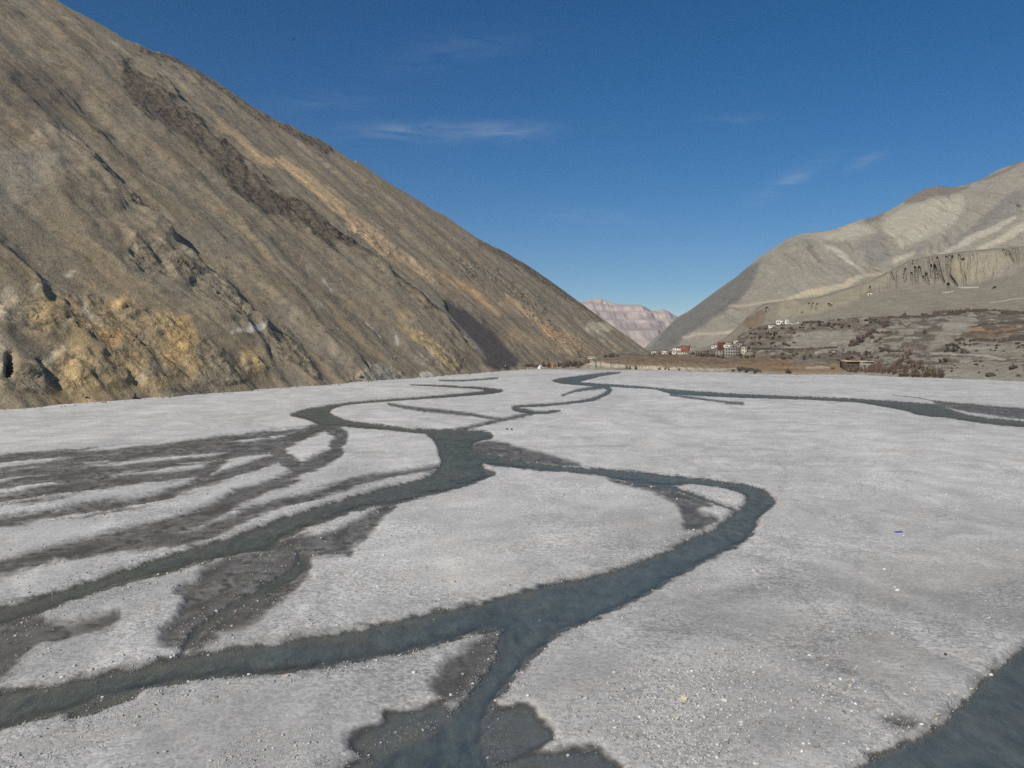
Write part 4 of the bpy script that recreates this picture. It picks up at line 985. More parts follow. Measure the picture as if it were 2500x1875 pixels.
def sample(A2, px, py):
    j = np.clip(np.searchsorted(pxs, px), 1, len(pxs) - 1); i = np.clip(np.searchsorted(pys, py), 1, len(pys) - 1)
    fx_ = (px - pxs[j - 1]) / (pxs[j] - pxs[j - 1]); fy_ = (py - pys[i - 1]) / (pys[i] - pys[i - 1])
    return (A2[i - 1, j - 1] * (1 - fx_) + A2[i - 1, j] * fx_) * (1 - fy_) + (A2[i, j - 1] * (1 - fx_) + A2[i, j] * fx_) * fy_


NST = 95000
spx = rng.uniform(-60, 2560, NST); spy = 1120 + 790 * rng.uniform(0, 1, NST) ** .8
sD = CAM_H * F / (spy - HY); swx = (spx - CX) / F * sD
dens = sst(-.1, .4, fbm((swx * .85 - sD * .53) / 5 + fbm(swx / 30, sD / 30, 2, 603), (swx * .53 + sD * .85) / 22, 4, 601)) * (1 - .75 * sample(sand2, spx, spy))
Kp = (spy - HY) / 450
near_w = sst(30, 4, sample(sdW2, spx, spy) / Kp) * sst(-14, -2, sample(sdW2, spx, spy) / Kp)
stream = sst(-13, -8, sample(sdW2, spx, spy) / Kp)
dens = np.clip(dens * .9 + near_w * .5, 0, 1) * stream * (1 - .85 * sample(wet2, spx, spy) * (1 - .7 * near_w))
# coarse cobble bar at the lower right
cob = sst(60, -60, sd_poly(spx, spy, cv('E', [(-100, 700), (200, 640), (700, 640), (900, 740), (1250, 860), (1500, 1080), (1300, 1240), (900, 1413), (-100, 1500)]), margin=200))
dens = np.clip(dens + cob * .35, 0, 1)
keep_ = rng.uniform(0, 1, NST) < dens * .78
spx, spy, sD, swx, cob = spx[keep_], spy[keep_], sD[keep_], swx[keep_], cob[keep_]
n = len(spx)
sz_px = 1.5 + 1.5 * rng.pareto(2.6, n); sz_px = np.minimum(sz_px * (1 + .5 * cob), 8.5) * np.clip(.55 + .5 * (spy - HY) / 800, .5, 1.2)
sz = sz_px * sD / F * .5
sz = np.clip(sz, .04, .5)
sbz = sample(bed2, spx, spy)
ang = rng.uniform(0, 2 * np.pi, n)
jit = 1 + rng.uniform(-.28, .28, (n, 12))
sx_, sy_, sz_ = rng.uniform(.8, 1.35, n), rng.uniform(.65, 1.1, n), rng.uniform(.45, .85, n)
base_v = IV[None] * jit[:, :, None] * np.stack([sx_, sy_, sz_], 1)[:, None, :] * sz[:, None, None]
ca_, sb_ = np.cos(ang)[:, None], np.sin(ang)[:, None]
vx_ = base_v[..., 0] * ca_ - base_v[..., 1] * sb_ + swx[:, None]
vy_ = base_v[..., 0] * sb_ + base_v[..., 1] * ca_ + sD[:, None]
vz_ = base_v[..., 2] + (sbz + sz * .25)[:, None]
allv = np.stack([vx_, vy_, vz_], -1).reshape(-1, 3)
allf = (IF[None] + (np.arange(n) * 12)[:, None, None]).reshape(-1, 3)
pal = np.array([lin(170, 168, 164), lin(184, 182, 178), lin(146, 145, 144), lin(204, 202, 198), lin(124, 122, 120), lin(168, 160, 146), lin(142, 132, 122)])
pick = rng.choice(7, n, p=[.38, .15, .23, .03, .13, .05, .03])
scol = np.repeat(pal[pick] * rng.uniform(.85, 1.12, (n, 1)), 12, axis=0)
t = NT("loose_stone")
t.principled(t.scale(t.attr("Col").outputs["Color"], t.remap(t.noise(14, 3), .3, .7, .85, 1.12)), .9, None, .2)
M_STONE = t.m
g_ = mesh_obj("gravel", allv, allf, M_STONE, attrs={"Col": np.clip(scol, 0, 1)})
stuff(g_, "pale grey loose stones and gravel strewn over the riverbed", "gravel")

NF = 900
fa = rng.uniform(-60, 1500, NF) ; fs_ = rng.exponential(7, NF) - 9
fxw = P0[0] + fa * DV[0] - fs_ * NH[0]; fyw = P0[1] + fa * DV[1] - fs_ * NH[1]
fr2 = .25 + .35 * rng.pareto(2.8, NF); fr2 = np.minimum(fr2, 2.0)
bvf = IV[None] * (1 + rng.uniform(-.3, .3, (NF, 12)))[:, :, None] * rng.uniform(.6, 1.2, (NF, 1, 3)) * fr2[:, None, None]
fv3 = bvf + np.stack([fxw, fyw, np.maximum(fs_, 0) * TAN + .1 * fr2], 1)[:, None, :]
fcol3 = np.repeat(np.array([base, olive, dark, grey])[rng.choice(4, NF, p=[.45, .25, .15, .15])] * rng.uniform(.8, 1.1, (NF, 1)), 12, axis=0)
stuff(mesh_obj("scree", fv3.reshape(-1, 3), (IF[None] + (np.arange(NF) * 12)[:, None, None]).reshape(-1, 3), M_STONE, attrs={"Col": np.clip(fcol3, 0, 1)}), "brown fallen rocks along the foot of the left mountain", "scree")

# the larger stones that can be told apart lie on the riverbed as pieces of it
def stone_mesh(name, seed, col, flat=.6, sub=2):
    import bmesh
    bm = bmesh.new()
    bmesh.ops.create_icosphere(bm, subdivisions=sub, radius=1.0)
    r_ = random.Random(seed)
    k = [Vector((r_.uniform(-1, 1), r_.uniform(-1, 1), r_.uniform(-1, 1))).normalized() for _ in range(7)]
    w_ = [r_.uniform(.62, .86) for _ in k]
    for v in bm.verts:
        for kk, ww in zip(k, w_):                       # chop facets off
            d = v.co.dot(kk)
            if d > ww: v.co -= kk * (d - ww)
        v.co.z *= flat
    me = bpy.data.meshes.new(name); bm.to_mesh(me); bm.free()
    me.materials.append(col)
    return me


M_ST = [mat_plain("stone_pale", lin(190, 188, 183), .2, 3, .9, .3), mat_plain("stone_grey", lin(150, 149, 147), .2, 3, .9, .3), mat_plain("stone_white", lin(198, 196, 190), .12, 3, .9, .3), mat_plain("stone_tan", lin(178, 168, 148), .2, 3, .9, .3)]
stone_data = [stone_mesh("stone", 40 + i, M_ST[i % 4 if i < 8 else 0], .55 + .05 * (i % 3), 2) for i in range(10)]


def place_stone(px, py, w_px, k, name="stone", parent=riverbed, zoff=.25):
    D = CAM_H * F / (py - HY)
    r_ = w_px * D / F / 2
    z = float(sample(bed2, np.array([px]), np.array([py]))[0])
    o = bpy.data.objects.new(name, stone_data[k]); COL.objects.link(o)
    o.location = ((px - CX) / F * D, D, z + r_ * zoff)
    o.scale = (r_ * random.uniform(.9, 1.15), r_ * random.uniform(.75, 1.05), r_ * random.uniform(.8, 1.0))
    o.rotation_euler = (random.uniform(-.2, .2), random.uniform(-.2, .2), random.uniform(0, 6.28))
    if parent: o.parent = parent
    return o


big_spots = [(1768, 1709, 17), (1652, 1752, 15), (1811, 1764, 14), (1774, 1808, 15), (1846, 1868, 20), (2076, 1678, 13), (2052, 1662, 11), (2263, 1541, 14), (1976, 1818, 11), (2110, 1740, 10), (1976, 1600, 11), (1936, 1573, 11),
             (1720, 1680, 12), (1640, 1690, 11), (1690, 1760, 12), (1700, 1840, 13), (1750, 1850, 11), (1925, 1840, 10), (2010, 1700, 10), (1880, 1660, 11), (1840, 1640, 10), (1580, 1760, 10), (1610, 1820, 12), (1560, 1700, 10),
             (1010, 1640, 13), (980, 1560, 11), (1060, 1500, 10), (1130, 1640, 11), (1100, 1690, 10), (330, 1770, 11), (250, 1690, 11), (460, 1690, 10), (520, 1640, 10), (700, 1650, 11), (790, 1600, 10), (930, 1800, 11), (1190, 1835, 11), (1105, 1420, 12),
             (2190, 1440, 11), (2330, 1500, 10), (2210, 1700, 10), (2290, 1745, 12), (2250, 1770, 12), (2190, 1790, 12), (2120, 1825, 13), (2370, 1680, 12), (2420, 1640, 12), (1450, 1580, 10), (1500, 1640, 10), (1390, 1700, 10), (1840, 1395, 9), (2100, 1330, 9), (2160, 1390, 10), (300, 1600, 10), (150, 1650, 11), (60, 1760, 11)]
for i, (x, y, w) in enumerate(big_spots):
    place_stone(x, y, w * 1.0, (i * 7) % 8)
# a few singular ones
o = place_stone(1670, 1706, 19, 3, "boulder", None); o.data = stone_mesh("boulder", 90, mat_plain("stone_ochre", lin(186, 174, 142), .25, 2, .9, .3), .7)
tag(o, "small ochre yellow boulder among the grey cobbles at lower right", "boulder")
dk_me = stone_mesh("boulder", 91, mat_plain("stone_dark", lin(74, 66, 60), .25, 2, .9, .3), .85)
for x, y, w, lb in ((1238, 1049, 7, "larger of two dark boulders side by side on the pale gravel beside the river pool"), (1249, 1050, 6, "smaller of two dark boulders side by side on the pale gravel beside the river pool"),
                    (2308, 1601, 9, "dark reddish stone alone on grey gravel near the lower right stream")):
    o = place_stone(x, y, w, 1, "boulder", None, .5); o.data = dk_me
    tag(o, lb, "boulder")

# a scrap of blue plastic sheet on the gravel
D = CAM_H * F / (1299 - HY)
zb = float(sample(bed2, np.array([2193.]), np.array([1299.]))[0])
gxx, gyy = np.meshgrid(np.linspace(-.5, .5, 13), np.linspace(-.3, .3, 8))
gz = .10 + .10 * fbm(gxx * 2.3, gyy * 2.3, 3, 611) + .05 * np.sin(gxx * 5)
o = mesh_obj("plastic_sheet", np.stack([gxx.ravel(), gyy.ravel(), gz.ravel()], 1), grid_faces(*gxx.shape), mat_plain("blue_plastic", lin(70, 84, 178), .15, 2, .5), smooth=True)
o.location = ((2193 - CX) / F * D, D, zb)
sol = o.modifiers.new("thickness", 'SOLIDIFY'); sol.thickness = .02
tag(o, "crumpled scrap of blue plastic sheet on the right gravel bar", "plastic sheet")

# ------------------------------------------------------------------ houses of the village
def boxes(name, lst, mat, parent=None):
    """lst of (x0,x1,y0,y1,z0,z1), one mesh"""
    v, f = [], []
    for (x0, x1, y0, y1, z0, z1) in lst:
        b = len(v)
        v += [(x0, y0, z0), (x1, y0, z0), (x1, y1, z0), (x0, y1, z0), (x0, y0, z1), (x1, y0, z1), (x1, y1, z1), (x0, y1, z1)]
        f += [(b, b + 3, b + 2, b + 1), (b + 4, b + 5, b + 6, b + 7), (b, b + 1, b + 5, b + 4), (b + 1, b + 2, b + 6, b + 5), (b + 2, b + 3, b + 7, b + 6), (b + 3, b, b + 4, b + 7)]
    return mesh_obj(name, v, f, mat, parent)


M_WHITE = mat_plain("whitewash", lin(194, 190, 182), .10, .6, .9)
M_CREAM = mat_plain("cream_plaster", lin(186, 178, 156), .12, .6, .9)
M_RED = mat_plain("red_ochre_plaster", lin(142, 84, 66), .12, .6, .9)
M_DRED = mat_plain("dark_red_clay", lin(96, 56, 48), .2, .6, .9)
M_GSTONE = mat_plain("grey_house_stone", lin(132, 127, 120), .22, .9, .95, .3)
M_WALLST = mat_plain("dark_dry_stone", lin(70, 63, 56), .3, .9, .95, .3)
M_BSTONE = mat_plain("brown_house_stone", lin(98, 87, 78), .25, .9, .95, .3)
M_ROOFE = mat_plain("roof_earth", lin(150, 138, 112), .2, .8, .95)
M_ROOFT = mat_plain("tan_roof_earth", lin(192, 170, 128), .2, .8, .95)
M_BRUSH = mat_plain("stacked_brushwood", lin(86, 70, 56), .3, 2.0, .95, .4)
M_PANE = mat_plain("window_glass_dark", lin(40, 36, 34), .1, 1, .3, 0, .5)
M_FRAME = mat_plain("window_frame_wood", lin(88, 62, 48), .2, 2, .8)
M_DOOR = mat_plain("door_wood", lin(92, 58, 42), .2, 2, .8)
M_STEEL = mat_plain("pale_metal", lin(190, 194, 194), .1, 1, .45)


def house(px0, px1, pt, pb, wall, label, cat="house", name="house", roof=M_ROOFE, floors=1, wins=3, depth=None, rz=None, rim=M_BRUSH, which='V', door=True, group=None, blocks=(), over=.25):
    x, y, z = on_ground((px0 + px1) / 2, pb, which)
    m = y / F
    w, hgt = (px1 - px0) * m, (pb - pt) * m
    zb_ = CAM_H - (pb - HY) / F * y
    depth = depth or max(6.0, w * .7)
    hgt *= .9
    r_ = empty(name, (x, y, zb_), rz if rz is not None else random.uniform(-.18, .18))
    boxes("wall", [(-w / 2, w / 2, 0, depth, -5, hgt)], wall, r_)
    rf = boxes("roof", [(-w / 2 - .25, w / 2 + .25, -over, depth + .25, hgt + .003, hgt + .30)], roof, r_)
    p = .45
    boxes("parapet", [(-w / 2 - .26, w / 2 + .26, -over - .01, -over - .01 + p, hgt + .303, hgt + (.85 if over < 1 else .55)), (-w / 2 - .26, w / 2 + .26, depth + .26 - p, depth + .26, hgt + .303, hgt + .85), (-w / 2 - .26, -w / 2 - .26 + p, -over - .01 + p, depth + .26 - p, hgt + .303, hgt + .85), (w / 2 + .26 - p, w / 2 + .26, -over - .01 + p, depth + .26 - p, hgt + .303, hgt + .85)], rim, rf)
    fh = hgt / floors
    for fl__ in range(floors):
        for i in range(wins):
            cx = -w / 2 + w * (i + .5) / wins
            cz = fl__ * fh + fh * .55
            ww, wh = min(1.3, w / wins * .5), min(1.5, fh * .42)
            if door and fl__ == 0 and i == wins // 2:
                d_ = boxes("door", [(cx - .6, cx + .6, -.05, .1, 0, min(2.0, fh * .8))], M_DOOR, r_)
                continue
            wn_ = boxes("window", [(cx - ww / 2 - .15, cx - ww / 2, -.10, .1, cz - wh / 2 - .15, cz + wh / 2 + .15), (cx + ww / 2, cx + ww / 2 + .15, -.10, .1, cz - wh / 2 - .15, cz + wh / 2 + .15), (cx - ww / 2, cx + ww / 2, -.10, .1, cz + wh / 2, cz + wh / 2 + .15), (cx - ww / 2, cx + ww / 2, -.10, .1, cz - wh / 2 - .15, cz - wh / 2)], M_FRAME, r_)
            boxes("pane", [(cx - ww / 2, cx + ww / 2, -.04, .05, cz - wh / 2, cz + wh / 2)], M_PANE, wn_)
    for (nm, bx0, bx1, by0, by1, bz0, bz1, mt) in blocks:   # fractions of width / depth / height
        boxes(nm, [(bx0 * w - w / 2, bx1 * w - w / 2, by0 * depth, by1 * depth, bz0 * hgt + .31, bz1 * hgt)], mt, r_)
    return tag(r_, label, cat, group)


house(1591, 1606, 857, 863, M_CREAM, "low pale house farthest left in the village, by the valley mouth", wins=3)
house(1616, 1630, 856, 863.5, M_WHITE, "small white house second from the left, beyond the brown fields", wins=3)
house(1642, 1654, 857, 864, M_WHITE, "white house with lower storey just below the red building", wins=2, depth=7)
house(1655, 1682, 859.5, 864, M_CREAM, "long low white outbuilding in front of the red building", wins=5, depth=5)
house(1643, 1666, 849, 858, M_WHITE, "two storey white house adjoining the red building on its left", floors=2, wins=4, blocks=[("brushwood", .35, 1.0, .2, .9, 1.0, 1.45, M_BRUSH)])
house(1664, 1685, 843.5, 858, M_RED, "large red ochre building, the tallest on the left side of the village", "building", "monastery_building", floors=3, wins=4, blocks=[("rooftop_room", .05, .5, .2, .8, 1.0, 1.14, M_BSTONE)])
house(1682, 1689, 848, 857, M_CREAM, "narrow beige house on the right of the red building", wins=2, floors=2)
house(1702, 1730, 857.5, 867, M_BSTONE, "low dark purple brown stone house left of the grey fort block", wins=4, rim=M_BRUSH)
house(1738, 1754, 842.5, 850, M_WHITE, "white house left of the dark red tower in the upper village", wins=4)
house(1754, 1770, 835, 852, M_DRED, "dark red square monastery tower in the upper village", "tower", "monastery_tower", floors=3, wins=2, door=False, blocks=[("rooftop_room", .1, .9, .2, .9, 1.0, 1.16, M_RED), ("mast", .06, .10, .1, .14, 1.0, 1.5, M_DRED)])
house(1770, 1790, 840.5, 850, M_WHITE, "bright white house right of the dark red tower", wins=5, roof=M_ROOFT, blocks=[("rooftop_room", .3, .95, .3, .9, 1.0, 1.35, M_ROOFT), ("chimney", .94, 1.0, .1, .3, 1.0, 1.95, M_DRED)])
house(1792, 1804, 830.5, 838, M_CREAM, "pale house highest in the village cluster", wins=3)
house(1800, 1815, 837, 846, M_GSTONE, "grey stone house under a dark flat roof at the cluster's right end", wins=3, roof=M_BRUSH)
house(1748, 1769, 855, 868, M_GSTONE, "grey stone house between the dark low house and the fort block", floors=2, wins=3)
house(1771, 1807, 848.5, 870, M_GSTONE, "big grey stone fort block with rows of small windows at the fields' edge", "building", "stone_fort", floors=3, wins=6)
house(1811, 1823, 847, 863, M_CREAM, "pale roofless ruin right of the grey fort block", "ruin", "ruined_house", floors=2, wins=2, rim=M_CREAM)
house(1896, 1914, 782, 791.5, M_WHITE, "white monastery with veranda on the hill above the village", "monastery", "hill_monastery", wins=4, roof=M_WHITE, rim=M_WHITE, blocks=[("pavilion", .0, .7, .1, .6, 1.0, 1.18, M_WHITE)])
house(1917, 1926, 781.5, 791, M_WHITE, "white cubic shrine beside the hill monastery", "shrine", "shrine", wins=1, door=False, roof=M_WHITE, rim=M_WHITE, blocks=[("spire", .35, .5, .3, .5, 1.0, 1.35, M_WHITE)])
house(1879, 1897, 793, 798.5, M_WHITE, "long low white building below the hill monastery", wins=5)
house(2041, 2055, 768.5, 773.5, M_WHITE, "tiny white house alone on the terrace edge under the bench", wins=2)
house(2120, 2131, 714, 722.5, M_CREAM, "tiny pale hut on the bare slope below the fluted cliff", "hut", "hut", which='B', wins=2)
house(2067, 2106, 880.5, 905, mat_plain("shade_darkened_stone", lin(74, 64, 56), .25, .9, .95, .3), "flat roofed stone house by the gravel, half hidden by bare willows", roof=M_ROOFT, rim=M_ROOFT, wins=4, depth=22, rz=-.1, over=2.2)  # wall colour darkened to carry the shade under the roof overhang
house(2106, 2131, 881.5, 905, M_GSTONE, "lower annex with pale roof right of the flat roofed stone house", roof=M_STEEL, rim=M_ROOFT, wins=3, depth=16, rz=-.1, over=1.5)
house(1436, 1460, 869.5, 876, M_CREAM, "long low pale building at the foot of the left mountain", wins=6, depth=9)

# site tents by the left foot
def ridge_tent(px, pb, w_px, h_px, mat, label, name="tent"):
    x, y, z = on_ground(px, pb); m = y / F; w, h_ = w_px * m / 2, h_px * m
    r_ = empty(name, (x, y, z - .2), .3)
    L = w * 1.3
    mesh_obj("canvas", [(-w, -L, .5), (w, -L, .5), (w, L, .5), (-w, L, .5), (0, -L, h_), (0, L, h_), (-w, -L, -.6), (w, -L, -.6), (w, L, -.6), (-w, L, -.6)],
             [(0, 4, 5, 3), (1, 2, 5, 4), (6, 0, 3, 9), (7, 8, 2, 1), (6, 7, 1, 0), (9, 3, 2, 8)], mat, r_)
    mesh_obj("end_panel", [(-w, -L, .5), (w, -L, .5), (0, -L, h_), (-w, L, .5), (0, L, h_), (w, L, .5)], [(0, 1, 2), (3, 4, 5)], mat, r_)
    boxes("door_flap", [(-w * .25, w * .25, -L - .05, -L - .01, -.4, h_ * .7)], M_PANE, r_)
    tag(r_, label, "tent")


ridge_tent(1319, 899, 11, 8, mat_plain("white_canvas", lin(206, 204, 200), .1, .8, .8), "pale canvas tent beside the shrubs at the foot of the left mountain")
ridge_tent(1349, 896, 10, 6, mat_plain("orange_canvas", lin(196, 136, 52), .1, .8, .8), "small orange tent among the shrubs at the foot of the left mountain")

# ------------------------------------------------------------------ dry-stone walls on the terraces
def stone_wall(pix, h_m, label, mat=None, thick=1.1):
    mat = mat or M_WALLST; h_m *= 1.3
    P3 = [on_ground(*p) for p in pix]
    # resample every ~2 m and let the top run unevenly
    pts = []
    for p, q in zip(P3[:-1], P3[1:]):
        n_ = max(2, int(math.dist(p[:2], q[:2]) / 2.2))
        for k in range(n_):
            f = k / n_
            pts.append((p[0] + (q[0] - p[0]) * f, p[1] + (q[1] - p[1]) * f, p[2] + (q[2] - p[2]) * f))
    pts.append(P3[-1])
    v, f = [], []
    for i, p in enumerate(pts):
        a_ = pts[max(0, i - 1)]; b_ = pts[min(len(pts) - 1, i + 1)]
        dx, dy = b_[0] - a_[0], b_[1] - a_[1]; L = math.hypot(dx, dy) + 1e-6
        nx, ny = -dy / L * thick / 2, dx / L * thick / 2
        hh_ = h_m * random.choice([random.uniform(.25, .6), random.uniform(.7, 1.15), random.uniform(.7, 1.15), random.uniform(.8, 1.2)])
        jx = random.uniform(-.2, .2)
        zz__ = p[2]
        v += [(p[0] - nx * 1.2 + jx, p[1] - ny * 1.2, zz__ - 2.5), (p[0] - nx + jx, p[1] - ny, zz__ + hh_), (p[0] + nx + jx, p[1] + ny, zz__ + hh_ * random.uniform(.9, 1.05)), (p[0] + nx * 1.2 + jx, p[1] + ny * 1.2, zz__ - 2.5)]
        if i:
            b = 4 * i
            for k in range(3): f.append((b - 4 + k, b + k, b + k + 1, b - 3 + k))
    f += [(0, 1, 2, 3), tuple(reversed(range(len(v) - 4, len(v))))]
    o = mesh_obj("stone_wall", v, f, mat)
    return tag(o, label, "wall", "dry stone terrace walls")


stone_wall([q for q in cv('X', [(0, 385), (200, 388), (440, 378), (620, 360), (800, 330)])], 2.6, "long dark stone wall on the upper terrace edge under the pink shrub hedge")
stone_wall([q for q in cv('X', [(880, 318), (1050, 300), (1250, 290), (1440, 285)])], 2.4, "dark stone wall on the upper terrace edge right of the pink shrub hedge")
stone_wall([q for q in cv('X', [(1470, 355), (1620, 375), (1770, 362), (1885, 355)])], 2.4, "dark stone wall on the upper terrace at the picture's right border")
stone_wall([q for q in cv('X', [(930, 610), (1150, 570), (1400, 545), (1700, 530), (1885, 515)])], 2.0, "thin stone wall along the top of the ochre field on the right")
stone_wall([q for q in cv('X', [(620, 810), (700, 828), (800, 835)])], 2.4, "short dark stone wall at the left corner of the ochre field")
stone_wall([q for q in cv('X', [(880, 858), (1020, 858), (1070, 848), (1250, 848), (1390, 840)])], 2.0, "broken stone wall along the foot of the ochre field")
stone_wall([q for q in cv('X', [(1400, 885), (1500, 865), (1700, 838), (1885, 815)])], 3.4, "thick dark stone wall below the ochre field at the right border")
stone_wall([q for q in cv('U', [(660, 525), (760, 545), (900, 545), (1010, 540)])], 2.2, "short dark stone wall in the middle of the terraced slope")
stone_wall([q for q in cv('U', [(940, 275), (1150, 262), (1300, 255), (1500, 245), (1700, 225), (1960, 225)])], 2.2, "dark stone wall running left from the pink shrub hedge on the upper terrace")
stone_wall([q for q in cv('U', [(600, 285), (720, 335), (850, 385)])], 1.8, "oblique stone wall slanting down from the upper terrace edge")
stone_wall([q for q in cv('U', [(780, 815), (900, 840), (1000, 885), (1180, 880), (1240, 870)])], 1.8, "kinked stone wall above the willow thicket")
stone_wall([q for q in cv('T', [(280, 835), (600, 838), (1000, 835), (1400, 825), (1800, 815)])], 1.8, "long low stone wall across the slope right of the village")
stone_wall([q for q in cv('T', [(1180, 362), (1350, 365), (1550, 355)])], 2.2, "dark stone wall right of the hill monastery")
stone_wall([q for q in cv('T', [(925, 362), (1010, 362), (1110, 362)])], 1.0, "white low wall running right from the hill shrine", M_WHITE)
stone_wall([q for q in cv('T', [(1880, 930), (2050, 925), (2212, 915)])], 1.8, "stone wall on the low terraces above the flat roofed house")
stone_wall([q for q in cv('M', [(1480, 905), (1560, 905), (1640, 915), (1760, 930), (1900, 950)])], 2.0, "dark revetment wall along the gravel at the fields' edge")

# dark rocks on the slope at the right border
for (cx_, cy_, w_, lb) in ((2473, 899, 27, "large dark boulder on the slope at the right border"), (2418, 914, 27, "dark split boulder low on the slope near the right border"), (2487, 916, 12, "small round dark boulder at the foot of the slope, right border"), (2383, 889, 13, "flat dark boulder on the grey slope below the path"), (2312, 879, 12, "dark block beside the path above the willow thicket")):
    x, y, z = on_ground(cx_, cy_ + 3)
    o = bpy.data.objects.new("boulder", stone_mesh("boulder", int(cx_), mat_plain("slope_boulder", lin(72, 66, 60), .3, .5, .95, .5), .75)); COL.objects.link(o)
    r_ = w_ / 2 * y / F
    o.location = (x, y, z + r_ * .25); o.scale = (r_, r_ * .8, r_ * .62); o.rotation_euler = (.1, .1, cx_)
    tag(o, lb, "boulder")

# ------------------------------------------------------------------ bare winter shrubs
def shrub_meshes(seed, tall=1.0):
    """unit shrub: base radius ~.25, crown ~1 wide, ~1 high; stems as tapered tubes, twigs as slim three-sided spikes"""
    r_ = random.Random(seed)
    sv, sf, tv, tf = [], [], [], []

    def spike(v, f, p, q, r0, r1):
        d = (q - p).normalized(); u = d.orthogonal().normalized(); w = d.cross(u)
        b = len(v)
        for (c_, rr) in ((p, r0), (q, r1)):
            for k in range(3):
                a_ = k * 2.0944
                v.append(c_ + (u * math.cos(a_) + w * math.sin(a_)) * rr)
        for k in range(3): f.append((b + k, b + (k + 1) % 3, b + 3 + (k + 1) % 3, b + 3 + k))

    for i in range(16):
        a_ = r_.uniform(0, 6.283); sp = .46 * math.sqrt(r_.random()); b0 = sp * .55
        top = tall * (.96 * math.sqrt(max(.12, 1 - (sp / .52) ** 2))) * r_.uniform(.8, 1.08)
        p = Vector((math.cos(a_) * b0, math.sin(a_) * b0, -.08))
        m_ = Vector((math.cos(a_) * sp * .85, math.sin(a_) * sp * .85, top * .45))
        e_ = Vector((math.cos(a_) * sp, math.sin(a_) * sp, top))
        spike(sv, sf, p, m_, .020, .013); spike(sv, sf, m_, e_, .013, .004)
        for k in range(34):
            f = r_.uniform(.04, .95)
            o_ = (p.lerp(m_, f * 2) if f < .5 else m_.lerp(e_, f * 2 - 1))
            d = Vector((r_.gauss(0, .7) + math.cos(a_) * .3, r_.gauss(0, .7) + math.sin(a_) * .3, r_.uniform(-.1, .8))).normalized() * r_.uniform(.08, .22)
            spike(tv, tf, o_, o_ + d, .015, .004)
    return sv, sf, tv, tf


def shrub_mats(name, c1, c2):
    return mat_plain(name + "_stem", c1, .2, 3, .95), mat_plain(name + "_twig", c2, .25, 1.5, .95)


KINDS = {'willow': shrub_mats("willow", lin(88, 74, 62), lin(124, 104, 84)), 'red': shrub_mats("red_shrub", lin(86, 68, 60), lin(116, 94, 84)),
         'dark': shrub_mats("dark_shrub", lin(66, 58, 50), lin(88, 78, 66)), 'green': shrub_mats("juniper", lin(66, 60, 46), lin(80, 82, 58)), 'pink': shrub_mats("pink_shrub", lin(104, 80, 70), lin(146, 118, 102))}
VAR = []
for i in range(5):
    sv, sf, tv, tf = shrub_meshes(700 + i)
    VAR.append((sv, sf, tv, tf))
SHRUB = {}
for kname, (ms, mt) in KINDS.items():
    SHRUB[kname] = [(mesh_obj("stems", [tuple(p) for p in v_[0]], v_[1], ms, link=False), mesh_obj("twigs", [tuple(p) for p in v_[2]], v_[3], mt, link=False)) for v_ in VAR]


def shrub(px, pb, w_px, h_px, kind, label, group=None, name="shrub", cat="shrub", which='V'):
    x, y, z = on_ground(px, pb, which)
    m = y / F
    r_ = empty(name, (x, y, z - .15), random.uniform(0, 6.28))
    r_.scale = (w_px * m * random.uniform(.9, 1.1), w_px * m * random.uniform(.75, 1.0), h_px * m * random.uniform(.9, 1.1))
    a_, b_ = random.choice(SHRUB[kind])
    for nm, me in (("stems", a_), ("twigs", b_)):
        o = bpy.data.objects.new(nm, me); COL.objects.link(o); o.parent = r_
    return tag(r_, label, cat, group)


def ordinal(n_):
    w_ = "first second third fourth fifth sixth seventh eighth ninth tenth eleventh twelfth".split()
    if n_ <= 12: return w_[n_ - 1]
    return "%d%s" % (n_, {1: "st", 2: "nd", 3: "rd"}.get(n_ % 10 if n_ % 100 not in (11, 12, 13) else 0, "th"))


HUE = {'willow': "tan", 'red': "reddish brown", 'dark': "dark", 'green': "grey green", 'pink': "pinkish"}


def shrub_row(lst, tail, group, name="shrub", cat="shrub"):
    """lst of (px, base py, width, height, kind): one shrub each, named by its colour and its count from the left"""
    for i, (x, y, w, h_, kd) in enumerate(sorted(lst)):
        shrub(x, y, w, h_, kd, "%s %s, %s from the left %s" % (HUE[kd], cat, ordinal(i + 1), tail), group, name, cat)


G1 = "bare willows by the flat roofed house"
ROW = []
for (x, y, w, h_) in ((2076, 908, 18, 15), (2090, 909, 20, 18), (2104, 908, 18, 20), (2118, 909, 20, 22), (2132, 908, 22, 26), (2146, 909, 24, 28), (2160, 910, 24, 24), (2172, 911, 22, 20), (2124, 902, 20, 18), (2150, 900, 26, 22), (2095, 904, 20, 14)):
    ROW.append((x, y, w, h_, 'willow'))
shrub_row(ROW, "in the row along the flat roofed house", G1, "willow", "willow")
G2 = "willow thicket on the gravel edge"
ROW = []
for (x, y, w, h_) in ((2186, 913, 24, 16), (2200, 918, 22, 14), (2214, 918, 24, 16), (2228, 919, 22, 15), (2242, 919, 24, 18), (2256, 920, 24, 20), (2270, 920, 26, 24), (2284, 920, 30, 30), (2296, 921, 26, 30), (2180, 903, 24, 16), (2196, 900, 26, 16), (2212, 900, 24, 16), (2228, 898, 26, 16), (2244, 900, 24, 14), (2206, 908, 26, 18), (2236, 910, 26, 18), (2260, 906, 24, 16), (2222, 888, 22, 14), (2208, 878, 26, 20), (2218, 868, 24, 22), (2200, 886, 22, 14), (2248, 890, 22, 14), (2190, 892, 22, 14)):
    ROW.append((x, y, w, h_, 'willow' if random.random() < .7 else 'red'))
shrub_row(ROW, "in the thicket right of the flat roofed house", G2, "willow", "willow")
G3 = "reddish shrubs at the foot of the left mountain"
ROW = []
